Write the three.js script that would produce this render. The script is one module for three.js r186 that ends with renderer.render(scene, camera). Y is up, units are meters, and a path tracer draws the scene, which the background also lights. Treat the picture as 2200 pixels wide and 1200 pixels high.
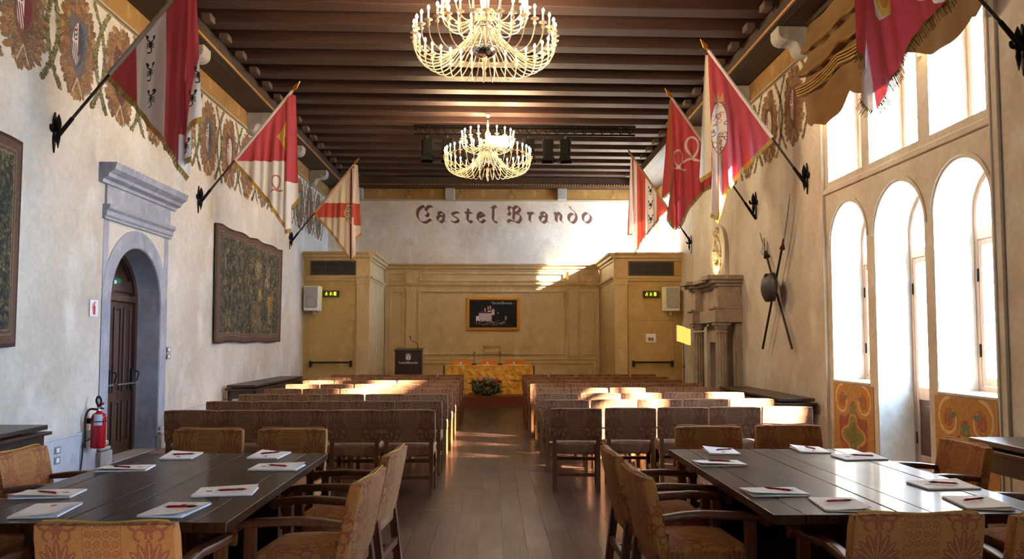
import * as THREE from 'three';
import { RoundedBoxGeometry } from 'three/addons/geometries/RoundedBoxGeometry.js';
import { mergeGeometries } from 'three/addons/utils/BufferGeometryUtils.js';

// ---------------------------------------------------------------- camera, sky, sun, exposure
const scene = new THREE.Scene();
const renderer = new THREE.WebGLRenderer({ antialias: true });
renderer.toneMapping = THREE.LinearToneMapping;
renderer.toneMappingExposure = 1.53;
renderer.shadowMap.enabled = true;
const camera = new THREE.PerspectiveCamera(38.88, 2200 / 1200, 0.05, 300);
camera.position.set(0, 1.55, 0);
{
  const yaw = Math.atan(42 / 1700), pitch = Math.atan(100 / 1700.5);
  camera.lookAt(Math.sin(yaw) * Math.cos(pitch), 1.55 + Math.sin(pitch), -Math.cos(yaw) * Math.cos(pitch));
  camera.setViewOffset(2200, 1200, 0, -30, 2200, 1200);   // the photograph is a crop: its lens axis lies 30 px under the middle
}
scene.background = new THREE.Color().setRGB(13, 22, 35);
const sun = new THREE.DirectionalLight(new THREE.Color().setRGB(1, 0.93, 0.82), 120);
sun.position.set(4 + 20, 1 + 9.6, -10 + 13); sun.target.position.set(4, 1, -10);
sun.castShadow = true; sun.shadow.radius = 3.5; sun.shadow.mapSize.set(4096, 4096);
Object.assign(sun.shadow.camera, { left: -16, right: 16, top: 16, bottom: -16, near: 0.5, far: 60 });
scene.add(sun, sun.target);

// ---------------------------------------------------------------- helpers
let seed = 7;
const rnd = () => { seed = (seed + 0x6d2b79f5) | 0; let t = Math.imul(seed ^ (seed >>> 15), 1 | seed); t = (t + Math.imul(t ^ (t >>> 7), 61 | t)) ^ t; return ((t ^ (t >>> 14)) >>> 0) / 4294967296; };
const rr = (a, b) => a + (b - a) * rnd();
const V = (x, y, z) => new THREE.Vector3(x, y, z);
const PI = Math.PI;
const taken = {};
function numbered(name) { if (!(name in taken)) { taken[name] = 0; return name; } taken[name]++; return name + '_' + String(taken[name]).padStart(3, '0'); }
function uvBox(geo) {
  let g = geo.index ? geo.toNonIndexed() : geo;
  const p = g.attributes.position, uv = new Float32Array(p.count * 2);
  const a = V(), b = V(), c = V();
  for (let i = 0; i < p.count; i += 3) {
    a.fromBufferAttribute(p, i); b.fromBufferAttribute(p, i + 1); c.fromBufferAttribute(p, i + 2);
    const n = b.clone().sub(a).cross(c.clone().sub(a)), x = Math.abs(n.x), y = Math.abs(n.y), z = Math.abs(n.z);
    [a, b, c].forEach((q, k) => {
      const o = (i + k) * 2;
      if (x >= y && x >= z) { uv[o] = q.z; uv[o + 1] = q.y; } else if (y >= z) { uv[o] = q.x; uv[o + 1] = q.z; } else { uv[o] = q.x; uv[o + 1] = q.y; }
    });
  }
  g.setAttribute('uv', new THREE.BufferAttribute(uv, 2));
  return g;
}
function merge(list) {
  if (!Array.isArray(list)) return list;
  const gs = list.map((g) => { const n = g.index ? g.toNonIndexed() : g.clone(); for (const k of Object.keys(n.attributes)) if (!['position', 'normal', 'uv'].includes(k)) n.deleteAttribute(k); n.clearGroups(); return n; });
  return gs.length === 1 ? gs[0] : mergeGeometries(gs);
}
function mesh(name, geo, mat, parent, opt = {}) {
  let g = merge(geo);
  if (opt.uv !== false) g = uvBox(g);
  const m = new THREE.Mesh(g, mat);
  m.name = parent === scene ? numbered(name) : name;
  m.castShadow = m.receiveShadow = true;
  if (opt.label) m.userData.label = opt.label;
  if (opt.kind) m.userData.kind = opt.kind;
  if (opt.pos) m.position.set(...opt.pos);
  if (opt.rot) m.rotation.set(...opt.rot);
  parent.add(m);
  return m;
}
function again(m, parent, pos, rot, name) {   // the same geometry once more
  const c = new THREE.Mesh(m.geometry, m.material); c.name = name || m.name; c.castShadow = c.receiveShadow = true;
  if (pos) c.position.set(...pos); if (rot) c.rotation.set(...rot);
  parent.add(c); return c;
}
function thing(name, label, category, pos = [0, 0, 0], turn = 0, group) {
  const o = new THREE.Group(); o.name = numbered(name); scene.add(o);
  o.position.set(...pos); o.rotation.y = turn; o.userData = { label, category };
  if (group) o.userData.group = group;
  return o;
}
function copyOf(root, name, label, pos, turn, group) {
  const r = root.clone(); r.name = numbered(name); scene.add(r);
  r.userData = { label, category: root.userData.category }; if (group) r.userData.group = group;
  r.position.set(...pos); r.rotation.set(0, turn, 0);
  return r;
}
function structure(name) { const o = new THREE.Group(); o.name = name; o.userData.kind = 'structure'; scene.add(o); return o; }
const box = (w, h, d, x = 0, y = 0, z = 0) => new THREE.BoxGeometry(w, h, d).translate(x, y, z);
const rbox = (w, h, d, r, x = 0, y = 0, z = 0, seg = 1) => new RoundedBoxGeometry(w, h, d, seg, r).translate(x, y, z);
const cyl = (r1, r2, h, x = 0, y = 0, z = 0, n = 12) => new THREE.CylinderGeometry(r1, r2, h, n).translate(x, y, z);
const sph = (r, x = 0, y = 0, z = 0, n = 12) => new THREE.SphereGeometry(r, n, Math.max(6, n >> 1)).translate(x, y, z);
const lathe = (pts, n = 16) => new THREE.LatheGeometry(pts.map(([x, y]) => new THREE.Vector2(x, y)), n);
const tube = (pts, r, seg = 20, n = 6) => new THREE.TubeGeometry(new THREE.CatmullRomCurve3(pts.map((p) => V(...p))), seg, r, n);
function bar(a, b, r1, r2 = r1, n = 10) {
  const A = V(...a), B = V(...b), d = B.clone().sub(A), g = new THREE.CylinderGeometry(r2, r1, d.length(), n);
  g.applyQuaternion(new THREE.Quaternion().setFromUnitVectors(V(0, 1, 0), d.clone().normalize()));
  return g.translate((A.x + B.x) / 2, (A.y + B.y) / 2, (A.z + B.z) / 2);
}
function squareBar(a, b, w, d) {
  const A = V(...a), B = V(...b), v = B.clone().sub(A), g = new THREE.BoxGeometry(w, v.length(), d);
  g.applyQuaternion(new THREE.Quaternion().setFromUnitVectors(V(0, 1, 0), v.clone().normalize()));
  return g.translate((A.x + B.x) / 2, (A.y + B.y) / 2, (A.z + B.z) / 2);
}
function shapeOf(pts) { const s = new THREE.Shape(); pts.forEach(([x, y], i) => (i ? s.lineTo(x, y) : s.moveTo(x, y))); s.closePath(); return s; }
function rectPath(x0, y0, x1, y1) { const p = new THREE.Path(); p.moveTo(x0, y0); p.lineTo(x1, y0); p.lineTo(x1, y1); p.lineTo(x0, y1); p.closePath(); return p; }
function archPoints(x0, x1, y0, crown, n = 20) {   // an opening with a round head
  const r = (x1 - x0) / 2, c = (x0 + x1) / 2, s = crown - r, out = [[x0, y0], [x1, y0]];
  for (let i = 0; i <= n; i++) { const a = (PI * i) / n; out.push([c + r * Math.cos(a), s + r * Math.sin(a)]); }
  return out;
}
const extrude = (s, depth, bevel = 0) => new THREE.ExtrudeGeometry(s, { depth, bevelEnabled: bevel > 0, bevelSize: bevel, bevelThickness: bevel, bevelOffset: -bevel, bevelSegments: 1, curveSegments: 16 });
function holed(outer, holes, depth, bevel = 0) { const s = shapeOf(outer); for (const h of holes) s.holes.push(new THREE.Path(h.map(([x, y]) => new THREE.Vector2(x, y)))); return extrude(s, depth, bevel); }
const rect = (x0, y0, x1, y1) => [[x0, y0], [x1, y0], [x1, y1], [x0, y1]];
function profileRun(pts, length) { return extrude(shapeOf(pts), length); }   // a moulding: profile in x, y, running along z

// ---- textures
const N = 256, lattice = Float32Array.from({ length: N * N }, () => rnd());
function vn(x, y, px, py) {
  const ix = Math.floor(x), iy = Math.floor(y), fx = x - ix, fy = y - iy, s = fx * fx * (3 - 2 * fx), t = fy * fy * (3 - 2 * fy);
  const g = (a, b) => lattice[((((b % py) + py) % py) & 255) * N + ((((a % px) + px) % px) & 255)];
  const a = g(ix, iy), b = g(ix + 1, iy), c = g(ix, iy + 1), d = g(ix + 1, iy + 1);
  return a + (b - a) * s + (c - a) * t + (a - b - c + d) * s * t;
}
function fbm(u, v, fx, fy, oct) { let s = 0, a = 0.5, n = 0; for (let i = 0; i < oct; i++) { s += a * vn(u * fx + i * 17.3 * 0, v * fy, fx, fy); n += a; a *= 0.5; fx *= 2; fy *= 2; } return s / n; }
function dataTex(w, h, fn, tile, srgb = true, tileV = tile) {
  const d = new Uint8Array(w * h * 4);
  for (let y = 0, o = 0; y < h; y++) for (let x = 0; x < w; x++, o += 4) { const c = fn(x / w, y / h); d[o] = c[0]; d[o + 1] = c[1]; d[o + 2] = c[2]; d[o + 3] = 255; }
  const t = new THREE.DataTexture(d, w, h); t.wrapS = t.wrapT = THREE.RepeatWrapping; t.magFilter = THREE.LinearFilter;
  if (srgb) t.colorSpace = THREE.SRGBColorSpace;
  t.repeat.set(1 / tile, 1 / tileV); t.needsUpdate = true;
  return t;
}
function canvasTex(w, h, draw) {
  const c = document.createElement('canvas'); c.width = w; c.height = h;
  draw(c.getContext('2d'), w, h);
  const t = new THREE.CanvasTexture(c); t.colorSpace = THREE.SRGBColorSpace; return t;
}
const mixc = (a, b, t) => [a[0] + (b[0] - a[0]) * t, a[1] + (b[1] - a[1]) * t, a[2] + (b[2] - a[2]) * t];
const clamp = (x, a = 0, b = 1) => Math.min(b, Math.max(a, x));
const hex = (h) => [(h >> 16) & 255, (h >> 8) & 255, h & 255];
function plasterTex(base, dark, light, tile) {
  return dataTex(768, 768, (u, v) => {
    const a = fbm(u, v, 5, 5, 5), b = fbm(u + 0.37, v + 0.11, 11, 7, 4), c = fbm(u, v, 90, 90, 2);
    let k = mixc(hex(base), hex(dark), clamp((a - 0.5) * 2.2)); k = mixc(k, hex(light), clamp((b - 0.5) * 2.4));
    const g = (c - 0.5) * 16; return [clamp(k[0] + g, 0, 255), clamp(k[1] + g, 0, 255), clamp(k[2] + g, 0, 255)];
  }, tile);
}
function woodTex(base, dark, tile, along, grain = 60) {   // grain runs along v
  return dataTex(512, 512, (u, v) => {
    const a = fbm(u, v, grain, 4, 4), b = fbm(u + 0.5, v, 8, 3, 3);
    const k = mixc(hex(base), hex(dark), clamp((a - 0.35) * 1.7 + (b - 0.5) * 0.8));
    return k;
  }, tile, true, along);
}
const grainBump = dataTex(512, 512, (u, v) => { const a = fbm(u, v, 90, 5, 3) * 255; return [a, a, a]; }, 0.6, false, 1.8);
const lumpBump = dataTex(512, 512, (u, v) => { const a = fbm(u, v, 14, 14, 6) * 255; return [a, a, a]; }, 1.6, false);
const weaveBump = dataTex(256, 256, (u, v) => { const a = 127 + 90 * Math.sin(u * 2 * PI * 40) * Math.sin(v * 2 * PI * 40) + 30 * (lattice[((v * 256) | 0) * N + ((u * 256) | 0)] - 0.5); return [a, a, a]; }, 0.12, false);
const smudge = dataTex(512, 512, (u, v) => { const a = 140 + (fbm(u, v, 9, 4, 5) - 0.5) * 44; return [a, clamp(a, 0, 255), a]; }, 2.3, false);
const std = (o) => new THREE.MeshStandardMaterial(o);
const phys = (o) => new THREE.MeshPhysicalMaterial(o);

const woodTableTex = woodTex(0x331b0d, 0x1a0c05, 0.7, 2.2), woodChairTex = woodTex(0x70451f, 0x4c2c12, 0.4, 0.8, 40), joistTex = dataTex(512, 512, (u, v) => mixc(hex(0x40251a), hex(0x26140d), clamp((fbm(u, v, 4, 50, 4) - 0.35) * 1.7 + (fbm(u, v + 0.5, 3, 8, 3) - 0.5) * 0.8)), 3, true, 0.8);
const M = {
  plaster: std({ map: plasterTex(0xd0c8b9, 0xb8ac98, 0xdedad0, 4.0), bumpMap: lumpBump, bumpScale: 0.004, roughness: 0.95 }),
  frieze: std({ map: plasterTex(0x94703a, 0x6f4c20, 0xb3935c, 1.5), roughness: 0.8 }),
  greyStone: std({ map: plasterTex(0x9a9da6, 0x82858f, 0xb0b2ba, 1.7), bumpMap: lumpBump, bumpScale: 0.003, roughness: 0.85 }),
  paleStone: std({ map: plasterTex(0xa3a09a, 0x8b8780, 0xb3b1ac, 1.3), bumpMap: lumpBump, bumpScale: 0.003, roughness: 0.9 }),
  fireStone: std({ map: plasterTex(0xa59684, 0x86776a, 0xb5a999, 1.1), bumpMap: lumpBump, bumpScale: 0.005, roughness: 0.85 }),
  soot: std({ color: 0x1c1713, roughness: 1 }),
  joist: std({ map: joistTex, roughness: 0.62 }),
  plate: std({ map: woodTex(0x3a261a, 0x22150d, 0.8, 3), roughness: 0.6 }),
  board: std({ map: woodTex(0x2c1a10, 0x1a0f08, 0.7, 3), roughness: 0.8 }),
  gilt: std({ color: 0xb07a2a, metalness: 0.7, roughness: 0.4 }),
  giltPaint: std({ color: 0xa87930, roughness: 0.55 }),
  paintLine: std({ color: 0x5a4630, roughness: 0.8 }),
  bracket: std({ color: 0x4f3f34, roughness: 0.8 }),
  table: phys({ map: woodTableTex, roughnessMap: smudge, roughness: 0.85, bumpMap: grainBump, bumpScale: 0.0004, clearcoat: 0.28, clearcoatRoughness: 0.09, specularIntensity: 0.2 }),
  tableDark: std({ color: 0x23150d, roughness: 0.55 }),
  console: phys({ map: woodTex(0x3a241a, 0x1d110b, 0.5, 1.5), roughness: 0.45, clearcoat: 0.3, clearcoatRoughness: 0.3 }),
  chairWood: std({ map: woodChairTex, bumpMap: grainBump, bumpScale: 0.0008, roughness: 0.42 }),
  armWood: std({ map: woodTex(0x5e3519, 0x3a1f0e, 0.4, 0.8, 40), bumpMap: grainBump, bumpScale: 0.0008, roughness: 0.35 }),
  panel: std({ map: plasterTex(0xbfa677, 0xb09562, 0xcab488, 2.6), roughness: 0.6 }),
  panelDoor: std({ map: plasterTex(0xb3965c, 0xa4864a, 0xbfa46e, 2.2), roughness: 0.6 }),
  grille: std({ color: 0x4d4840, roughness: 0.6, metalness: 0.3 }),
  doorWood: std({ map: woodTex(0x4a2f22, 0x2c1a12, 0.5, 1.6), bumpMap: grainBump, bumpScale: 0.001, roughness: 0.45 }),
  frameWood: std({ map: woodTex(0xa08878, 0x84695a, 0.4, 1.2), roughness: 0.55 }),
  glass: phys({ color: 0xffffff, transmission: 1, roughness: 0, thickness: 0, ior: 1.5 }),
  lead: std({ color: 0x55585c, roughness: 0.5, metalness: 0.6 }),
  iron: std({ color: 0x17161a, roughness: 0.5, metalness: 0.7 }),
  black: std({ color: 0x0d0d0e, roughness: 0.5 }),
  steel: std({ color: 0xb9bcc0, roughness: 0.28, metalness: 1 }),
  plastic: std({ color: 0xd8d5cc, roughness: 0.5 }),
  paper: std({ color: 0xe9e6e4, roughness: 0.85 }),
  pages: std({ color: 0xf2f3f6, roughness: 0.9 }),
  penRed: std({ color: 0xa3101f, roughness: 0.25 }),
  red: std({ color: 0xb30f1a, roughness: 0.25 }),
  poleWood: std({ color: 0x2a1e17, roughness: 0.5 }),
  fringe: std({ color: 0xa8842e, roughness: 0.8 }),
  fringeDark: std({ color: 0x7e6527, roughness: 0.8 }),
  goldCloth: std({ map: plasterTex(0xd09a34, 0xb07a20, 0xe0b04e, 0.5), bumpMap: lumpBump, bumpScale: 0.05, roughness: 0.6 }),
  orange: std({ color: 0xd98324, roughness: 0.7 }),
  lectern: std({ color: 0x2b1712, roughness: 0.4 }),
  crystal: phys({ color: 0xf2e2c2, roughness: 0.12, clearcoat: 1, transmission: 0.35, thickness: 0, ior: 1.45 }),
  silverGlass: std({ color: 0xc8c8c6, metalness: 1, roughness: 0.08 }),
  candle: std({ color: 0xf6ecd2, roughness: 0.5 }),
  bulb: std({ color: 0xffffff, emissive: new THREE.Color().setRGB(1, 0.82, 0.58), emissiveIntensity: 36 }),
  terrace: std({ color: 0xa9a294, roughness: 1 }),
  leaf: std({ color: 0x3f5a24, roughness: 0.7 }), leafBlue: std({ color: 0x5d6a70, roughness: 0.7 }), leafDark: std({ color: 0x27331f, roughness: 0.8 }),
  flowerRed: std({ color: 0xb8242c, roughness: 0.6 }), flowerPink: std({ color: 0xd6767a, roughness: 0.6 }),
  blind: std({ color: 0x6f5122, roughness: 0.75, bumpMap: weaveBump, bumpScale: 0.001 }),
  blindTrim: std({ color: 0x94742f, roughness: 0.6 }),
  clear: phys({ color: 0xffffff, transmission: 1, roughness: 0.02, thickness: 0, ior: 1.5 }),
};

// blackletter written with a broad pen
const GLYPH = {
  C: [1.5, [[0.7, 1.62], [0.3, 1.42], [0.04, 1.0], [0.06, 0.5], [0.36, 0.08], [0.8, -0.03], [1.38, 0.3]], [[0.98, 1.45], [1.14, 1.56], [1.5, 1.56]], [[1.0, 1.46], [0.84, 1.16], [1.1, 0.92], [1.06, 0.68], [0.84, 0.58]]],
  a: [1.0, [[0.16, 0.78], [0.42, 1.0], [0.72, 0.9], [0.72, 0.2], [0.95, 0.02]], [[0.66, 0.62], [0.24, 0.62], [0.1, 0.3], [0.38, 0.0], [0.72, 0.22]]],
  s: [0.95, [[0.85, 0.98], [0.5, 0.98], [0.18, 0.8], [0.3, 0.58], [0.72, 0.42], [0.76, 0.16], [0.4, 0.0], [0.06, 0.12]]],
  t: [0.85, [[0.42, 1.35], [0.36, 0.9], [0.36, 0.2], [0.52, 0.0], [0.78, 0.16]], [[0.08, 0.92], [0.4, 0.97], [0.74, 0.95]]],
  e: [0.9, [[0.2, 0.5], [0.72, 0.78], [0.48, 1.0], [0.14, 0.72], [0.12, 0.24], [0.42, 0.0], [0.82, 0.26]]],
  l: [0.75, [[0.62, 1.62], [0.36, 1.5], [0.32, 0.9], [0.32, 0.2], [0.5, 0.0], [0.66, 0.1]], [[0.16, 1.42], [0.36, 1.5]]],
  B: [1.5, [[0.12, 1.25], [0.24, 1.55], [0.5, 1.5], [0.64, 1.35], [0.64, 0.3]], [[0.2, 1.2], [0.3, 0.95], [0.08, 0.75]], [[0.64, 1.35], [0.95, 1.62], [1.28, 1.45], [1.16, 1.1], [0.72, 0.92], [1.2, 0.82], [1.38, 0.45], [1.05, 0.0], [0.6, 0.16], [0.24, 0.22], [0.08, 0.02]]],
  r: [0.85, [[0.12, 0.84], [0.34, 1.0], [0.34, 0.2], [0.5, 0.0]], [[0.36, 0.8], [0.62, 1.0], [0.84, 0.86]]],
  n: [1.0, [[0.1, 0.84], [0.3, 1.0], [0.3, 0.16], [0.44, 0.0]], [[0.32, 0.8], [0.62, 1.0], [0.76, 0.82], [0.74, 0.18], [0.94, 0.02]]],
  d: [1.0, [[0.2, 1.62], [0.3, 1.4], [0.74, 1.02], [0.86, 0.55], [0.68, 0.12], [0.42, 0.0], [0.14, 0.22], [0.16, 0.68], [0.46, 0.9], [0.8, 0.7]]],
  o: [1.0, [[0.46, 1.0], [0.14, 0.72], [0.14, 0.24], [0.46, 0.0], [0.84, 0.28], [0.84, 0.74], [0.46, 1.0]]],
  i: [0.55, [[0.08, 0.84], [0.28, 1.0], [0.28, 0.18], [0.46, 0.0]], [[0.26, 1.28], [0.34, 1.36]]],
  '.': [0.4, [[0.12, 0.04], [0.22, 0.12]]],
};
function blackletter(ctx, text, x, y, size, color, pen = 0.2, gap = 0.3) {   // x, y: start of the base line
  ctx.fillStyle = color;
  const a = 0.72, nx = (Math.cos(a) * pen * size) / 2, ny = (Math.sin(a) * pen * size) / 2;
  for (const ch of text) {
    if (ch === ' ') { x += 0.3 * size; continue; }
    const [w, ...strokes] = GLYPH[ch];
    for (const s of strokes) {
      const P = s.length > 2 ? new THREE.CatmullRomCurve3(s.map(([px, py]) => V(px, py, 0)), false, 'centripetal').getPoints(s.length * 8) : s.map(([px, py]) => V(px, py, 0));
      for (let i = 0; i + 1 < P.length; i++) {
        const ax = x + P[i].x * size, ay = y - P[i].y * size, bx = x + P[i + 1].x * size, by = y - P[i + 1].y * size;
        for (const k of [[ax, ay, bx, by]]) { ctx.beginPath(); ctx.moveTo(k[0] - nx, k[1] - ny); ctx.lineTo(k[0] + nx, k[1] + ny); ctx.lineTo(k[2] + nx, k[3] + ny); ctx.lineTo(k[2] - nx, k[3] - ny); ctx.closePath(); ctx.fill(); }
        ctx.lineWidth = pen * size * 0.16; ctx.strokeStyle = color; ctx.beginPath(); ctx.moveTo(ax, ay); ctx.lineTo(bx, by); ctx.stroke();
      }
    }
    x += (w + gap) * size;
  }
  return x;
}
function decal(name, w, h, tex, parent, pos, rot, rough = 0.95, label) {
  const m = std({ map: tex, transparent: true, roughness: rough, polygonOffset: true, polygonOffsetFactor: -2 });
  const o = mesh(name, new THREE.PlaneGeometry(w, h), m, parent, { uv: false, pos, rot, label });
  o.castShadow = false; return o;
}
const RW = -PI / 2, LW = PI / 2;   // turns for things on the right and left wall: local z points into the room

// ---------------------------------------------------------------- the room
const XL = -4.78, XR = 4.47, XF = 4.85, ZB = -23.0, ZF = 4.4, RAIL = 5.64, TOP = 6.52, ZJ = -17.45;
const floor = structure('floor');
mesh('subfloor', box(XF - XL + 1.6, 0.2, ZF - ZB + 1.2, (XF + XL) / 2, -0.125, (ZF + ZB) / 2), std({ color: 0x120b07, roughness: 0.9 }), floor);
{
  const mats = [0x432a1f, 0x40281d, 0x472d22, 0x412920].map((c, i) => phys({ map: woodTex(c, [0x321e15, 0x301c13, 0x342017, 0x311d15][i], 0.5, 2.4, 36), roughnessMap: smudge, roughness: 0.85, bumpMap: grainBump, bumpScale: 0.0005, clearcoat: 0.5, clearcoatRoughness: 0.2, specularIntensity: 0.3 }));
  const W = 0.18, all = [], geos = {};
  for (let x = XL; x < XF; x += W) {
    let z = ZF - rr(0, 2.6);
    let prev = ZF;
    while (prev > ZB) { const end = Math.max(z, ZB); const L = +(prev - end).toFixed(1); if (L > 0.05) all.push([x + W / 2, (prev + end) / 2, prev - end]); prev = end; z = end - rr(2.0, 3.4); }
  }
  const score = ([x, z]) => (z > -2.2 ? 90 : Math.hypot(x * 1.6, z) + (z < -19 ? 30 : 0));
  all.sort((a, b) => score(a) - score(b));
  const rest = [[], [], [], []];
  all.forEach(([x, z, L], i) => {
    const y = -0.012 + rr(-0.0006, 0.0006);
    const g = new THREE.BoxGeometry(W - 0.002, 0.024, L - 0.002), k = (rnd() * 4) | 0;
    if (i < 300) { const u0 = rr(0, 3), m = mesh('plank', g, mats[k], floor); m.geometry.attributes.uv.array.forEach((v, j, a) => { a[j] = v + u0; }); m.position.set(x, y, z); }
    else rest[k].push(g.translate(x, y, z));
  });
  rest.forEach((r, k) => r.length && mesh('plank_field', r, mats[k], floor, { kind: 'stuff' }));
}

// walls
function wallPlane(name, turn, x, z) { const g = structure(name); g.rotation.y = turn; g.position.set(x, 0, z || 0); return g; }
const DOOR = { x0: 10.0, x1: 11.5, crown: 2.79 };
const wallLeft = wallPlane('wall_left', LW, XL);        // local x = distance in front of the camera
mesh('plaster', holed(rect(-ZF, 0, -ZB, TOP), [archPoints(DOOR.x0, DOOR.x1, -0.001, DOOR.crown)].map((a) => a.map(([x, y]) => [x, Math.max(y, 0.0005)])), 0.6).translate(0, 0, -0.6), M.plaster, wallLeft);
const wallRight = wallPlane('wall_right', RW, XR);      // local x = world z
const ARCH = [[-10.31, -9.3, 1.02, 3.3], [-9.12, -8.03, 0.0005, 3.31], [-7.88, -6.93, 1.02, 3.3]];
const NEAR = [[0.3, 1.32, 1.02, 3.3], [1.46, 2.52, 1.02, 3.31], [2.66, 3.66, 1.02, 3.3]];   // the next bay along the same wall, beside the camera
const UP = [[-10.34, -9.37], [-9.2, -8.1], [-7.9, -6.95]], UPY = [3.63, 5.3];
mesh('plaster', holed(rect(ZJ, 0, ZF, TOP), [...[...ARCH, ...NEAR].map(([a, b, s, c]) => archPoints(a, b, s, c)), ...UP.map(([a, b]) => rect(a, UPY[0], b, UPY[1])), rect(-15.45, 0.0005, -14.45, 1.55)], 0.52).translate(0, 0, -0.52), M.plaster, wallRight);
for (const [a, b, s, c] of [...ARCH, ...NEAR]) mesh('reveal_plaster', holed(archPoints(a, b, Math.max(s, 0.001), c), [archPoints(a + 0.012, b - 0.012, Math.max(s, 0.001) + (s > 0.5 ? 0.012 : 0.001), c - 0.012)], 0.515).translate(0, 0, -0.519), M.plaster, wallRight);
for (const [a, b] of UP) mesh('reveal_plaster', holed(rect(a, UPY[0], b, UPY[1]), [rect(a + 0.012, UPY[0] + 0.012, b - 0.012, UPY[1] - 0.012)], 0.515).translate(0, 0, -0.519), M.plaster, wallRight);
const wallRear = wallPlane('wall_right_rear', RW, XF);
mesh('plaster', holed(rect(ZB - 0.6, 0, ZJ + 0.2, TOP), [rect(-22.8, 3.85, -20.28, 5.6)], 0.5).translate(0, 0, -0.5), M.plaster, wallRear);
const wallBack = structure('wall_back');
mesh('plaster', box(XF - XL + 1.2, TOP, 0.6, (XF + XL) / 2, TOP / 2, ZB - 0.3), M.plaster, wallBack);
const wallFront = structure('wall_front');
mesh('plaster', box(XF - XL + 1.6, TOP, 0.4, (XF + XL) / 2, TOP / 2, ZF + 0.2), M.plaster, wallFront);
// outdoors: terrace in front of the windows
const terrace = structure('terrace_ground');
mesh('paving', box(60, 0.3, 80, XR + 0.75 + 30, -3.5, -10), M.terrace, terrace);

// ceiling
const ceiling = structure('ceiling');
mesh('ceiling_boards', box(XF - XL + 1.6, 0.2, ZF - ZB + 1.4, (XF + XL) / 2, TOP + 0.1, (ZF + ZB) / 2), M.board, ceiling);
{
  const JW = 0.29, skew = 0.02;
  const left = XL + 0.3, right = XF - 0.2, len = right - left;
  const jm = mesh('joist', rbox(len, 0.3, JW, 0.012), M.joist, ceiling);
  const zs = []; for (let k = -17; k <= 15; k++) zs.push(-10.95 - 0.748 * k);
  zs.filter((z) => z > ZB + 0.3 && z < ZF - 0.2).forEach((z, i) => { const m = i ? again(jm, ceiling) : jm; m.position.set((left + right) / 2, 6.36, z); m.rotation.y = skew; });
  const br = mesh('joist_bracket', rbox(0.14, 0.1, 0.22, 0.02), M.bracket, ceiling);
  let first = true;
  for (const z of zs.filter((q) => q > ZB + 0.5 && q < ZF - 0.4)) for (const s of [-1, 1]) {
    const m = first ? br : again(br, ceiling); first = false;
    const x = s < 0 ? -4.1 : 3.8; m.position.set(x, 6.17, z + 0.37 - x * skew);
  }
  // wall plates on corbels, gilt edge, gilt frieze and rail under them
  const zl = ZF - ZB, zm = (ZF + ZB) / 2;
  mesh('wall_plate', rbox(0.56, 0.24, zl, 0.01, -4.52, 6.08, zm), M.plate, ceiling);
  mesh('wall_plate', rbox(0.95, 0.24, zl, 0.01, 4.415, 6.08, zm), M.plate, ceiling);
  mesh('gilt_edge', [rbox(0.03, 0.035, zl, 0.01, -4.235, 5.985, zm)], M.giltPaint, ceiling);
  mesh('gilt_edge', [rbox(0.03, 0.035, zl, 0.01, 3.935, 5.985, zm)], M.giltPaint, ceiling);
  for (const x of [-4.36, -4.7]) mesh('painted_line', box(0.008, 0.002, zl - 0.4, x, 5.9592, zm), M.paintLine, ceiling);
  for (const x of [4.06, 4.36]) mesh('painted_line', box(0.008, 0.002, zl - 0.4, x, 5.9592, zm), M.paintLine, ceiling);
  mesh('end_plate', [rbox(XF - XL, 0.26, 0.5, 0.01, (XF + XL) / 2, 6.09, ZB + 0.25)], M.plate, ceiling);
  const beads = []; for (let x = XL + 0.4; x < XR - 0.5; x += 0.075) beads.push(new THREE.SphereGeometry(0.022, 6, 4).translate(x, 6.0, ZB + 0.515));
  mesh('bead_moulding', beads, M.gilt, ceiling, { kind: 'stuff' });
}
const friezeStrip = (name, parent, x0, x1) => { mesh('gilt_frieze', box(x1 - x0, 5.96 - RAIL, 0.02, (x0 + x1) / 2, (5.96 + RAIL) / 2, 0.01), M.frieze, parent); mesh('picture_rail', [rbox(x1 - x0, 0.035, 0.04, 0.012, (x0 + x1) / 2, RAIL, 0.02), box(x1 - x0, 0.012, 0.015, (x0 + x1) / 2, RAIL - 0.03, 0.006)], std({ color: 0xa5947a, roughness: 0.8 }), parent); };
friezeStrip('frieze', wallLeft, -ZF, -ZB); friezeStrip('frieze', wallRight, ZJ, ZF); friezeStrip('frieze', wallRear, ZB, ZJ - 0.02);
{
  const g = new THREE.Group(); g.name = 'frieze_band'; g.position.set(0, 0, ZB); wallBack.add(g);
  friezeStrip('frieze', g, XL, XF);
  for (const x of [-3.9, -1.24, 2.02, 4.3]) mesh('corbel', rbox(0.27, 0.33, 0.24, 0.02, x, 5.79, 0.12), M.paleStone, g);
}
{
  const s = new THREE.Shape(); s.moveTo(0, 5.57); s.quadraticCurveTo(0.16, 5.57, 0.18, 5.68); s.quadraticCurveTo(0.2, 5.76, 0.33, 5.75); s.quadraticCurveTo(0.47, 5.77, 0.46, 5.9); s.lineTo(0.46, 5.958); s.lineTo(0, 5.958); s.closePath();
  const gL = extrude(s, 0.3, 0.012).rotateY(-PI / 2).translate(0.15, 0, 0);   // runs out along local z
  for (const z of [1.5, 5, 8.4, 11.85, 15.4, 18, 20.6]) mesh('corbel', gL, M.paleStone, wallLeft, { pos: [z, 0, 0] });
  for (let z = -8.3; z > ZJ; z -= 2.6) mesh('corbel', gL, M.paleStone, wallRight, { pos: [z - 0.05, 0, 0] });
  for (const z of [-18.7]) mesh('corbel', gL, M.paleStone, wallRear, { pos: [z, 0, 0] });
}
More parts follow.
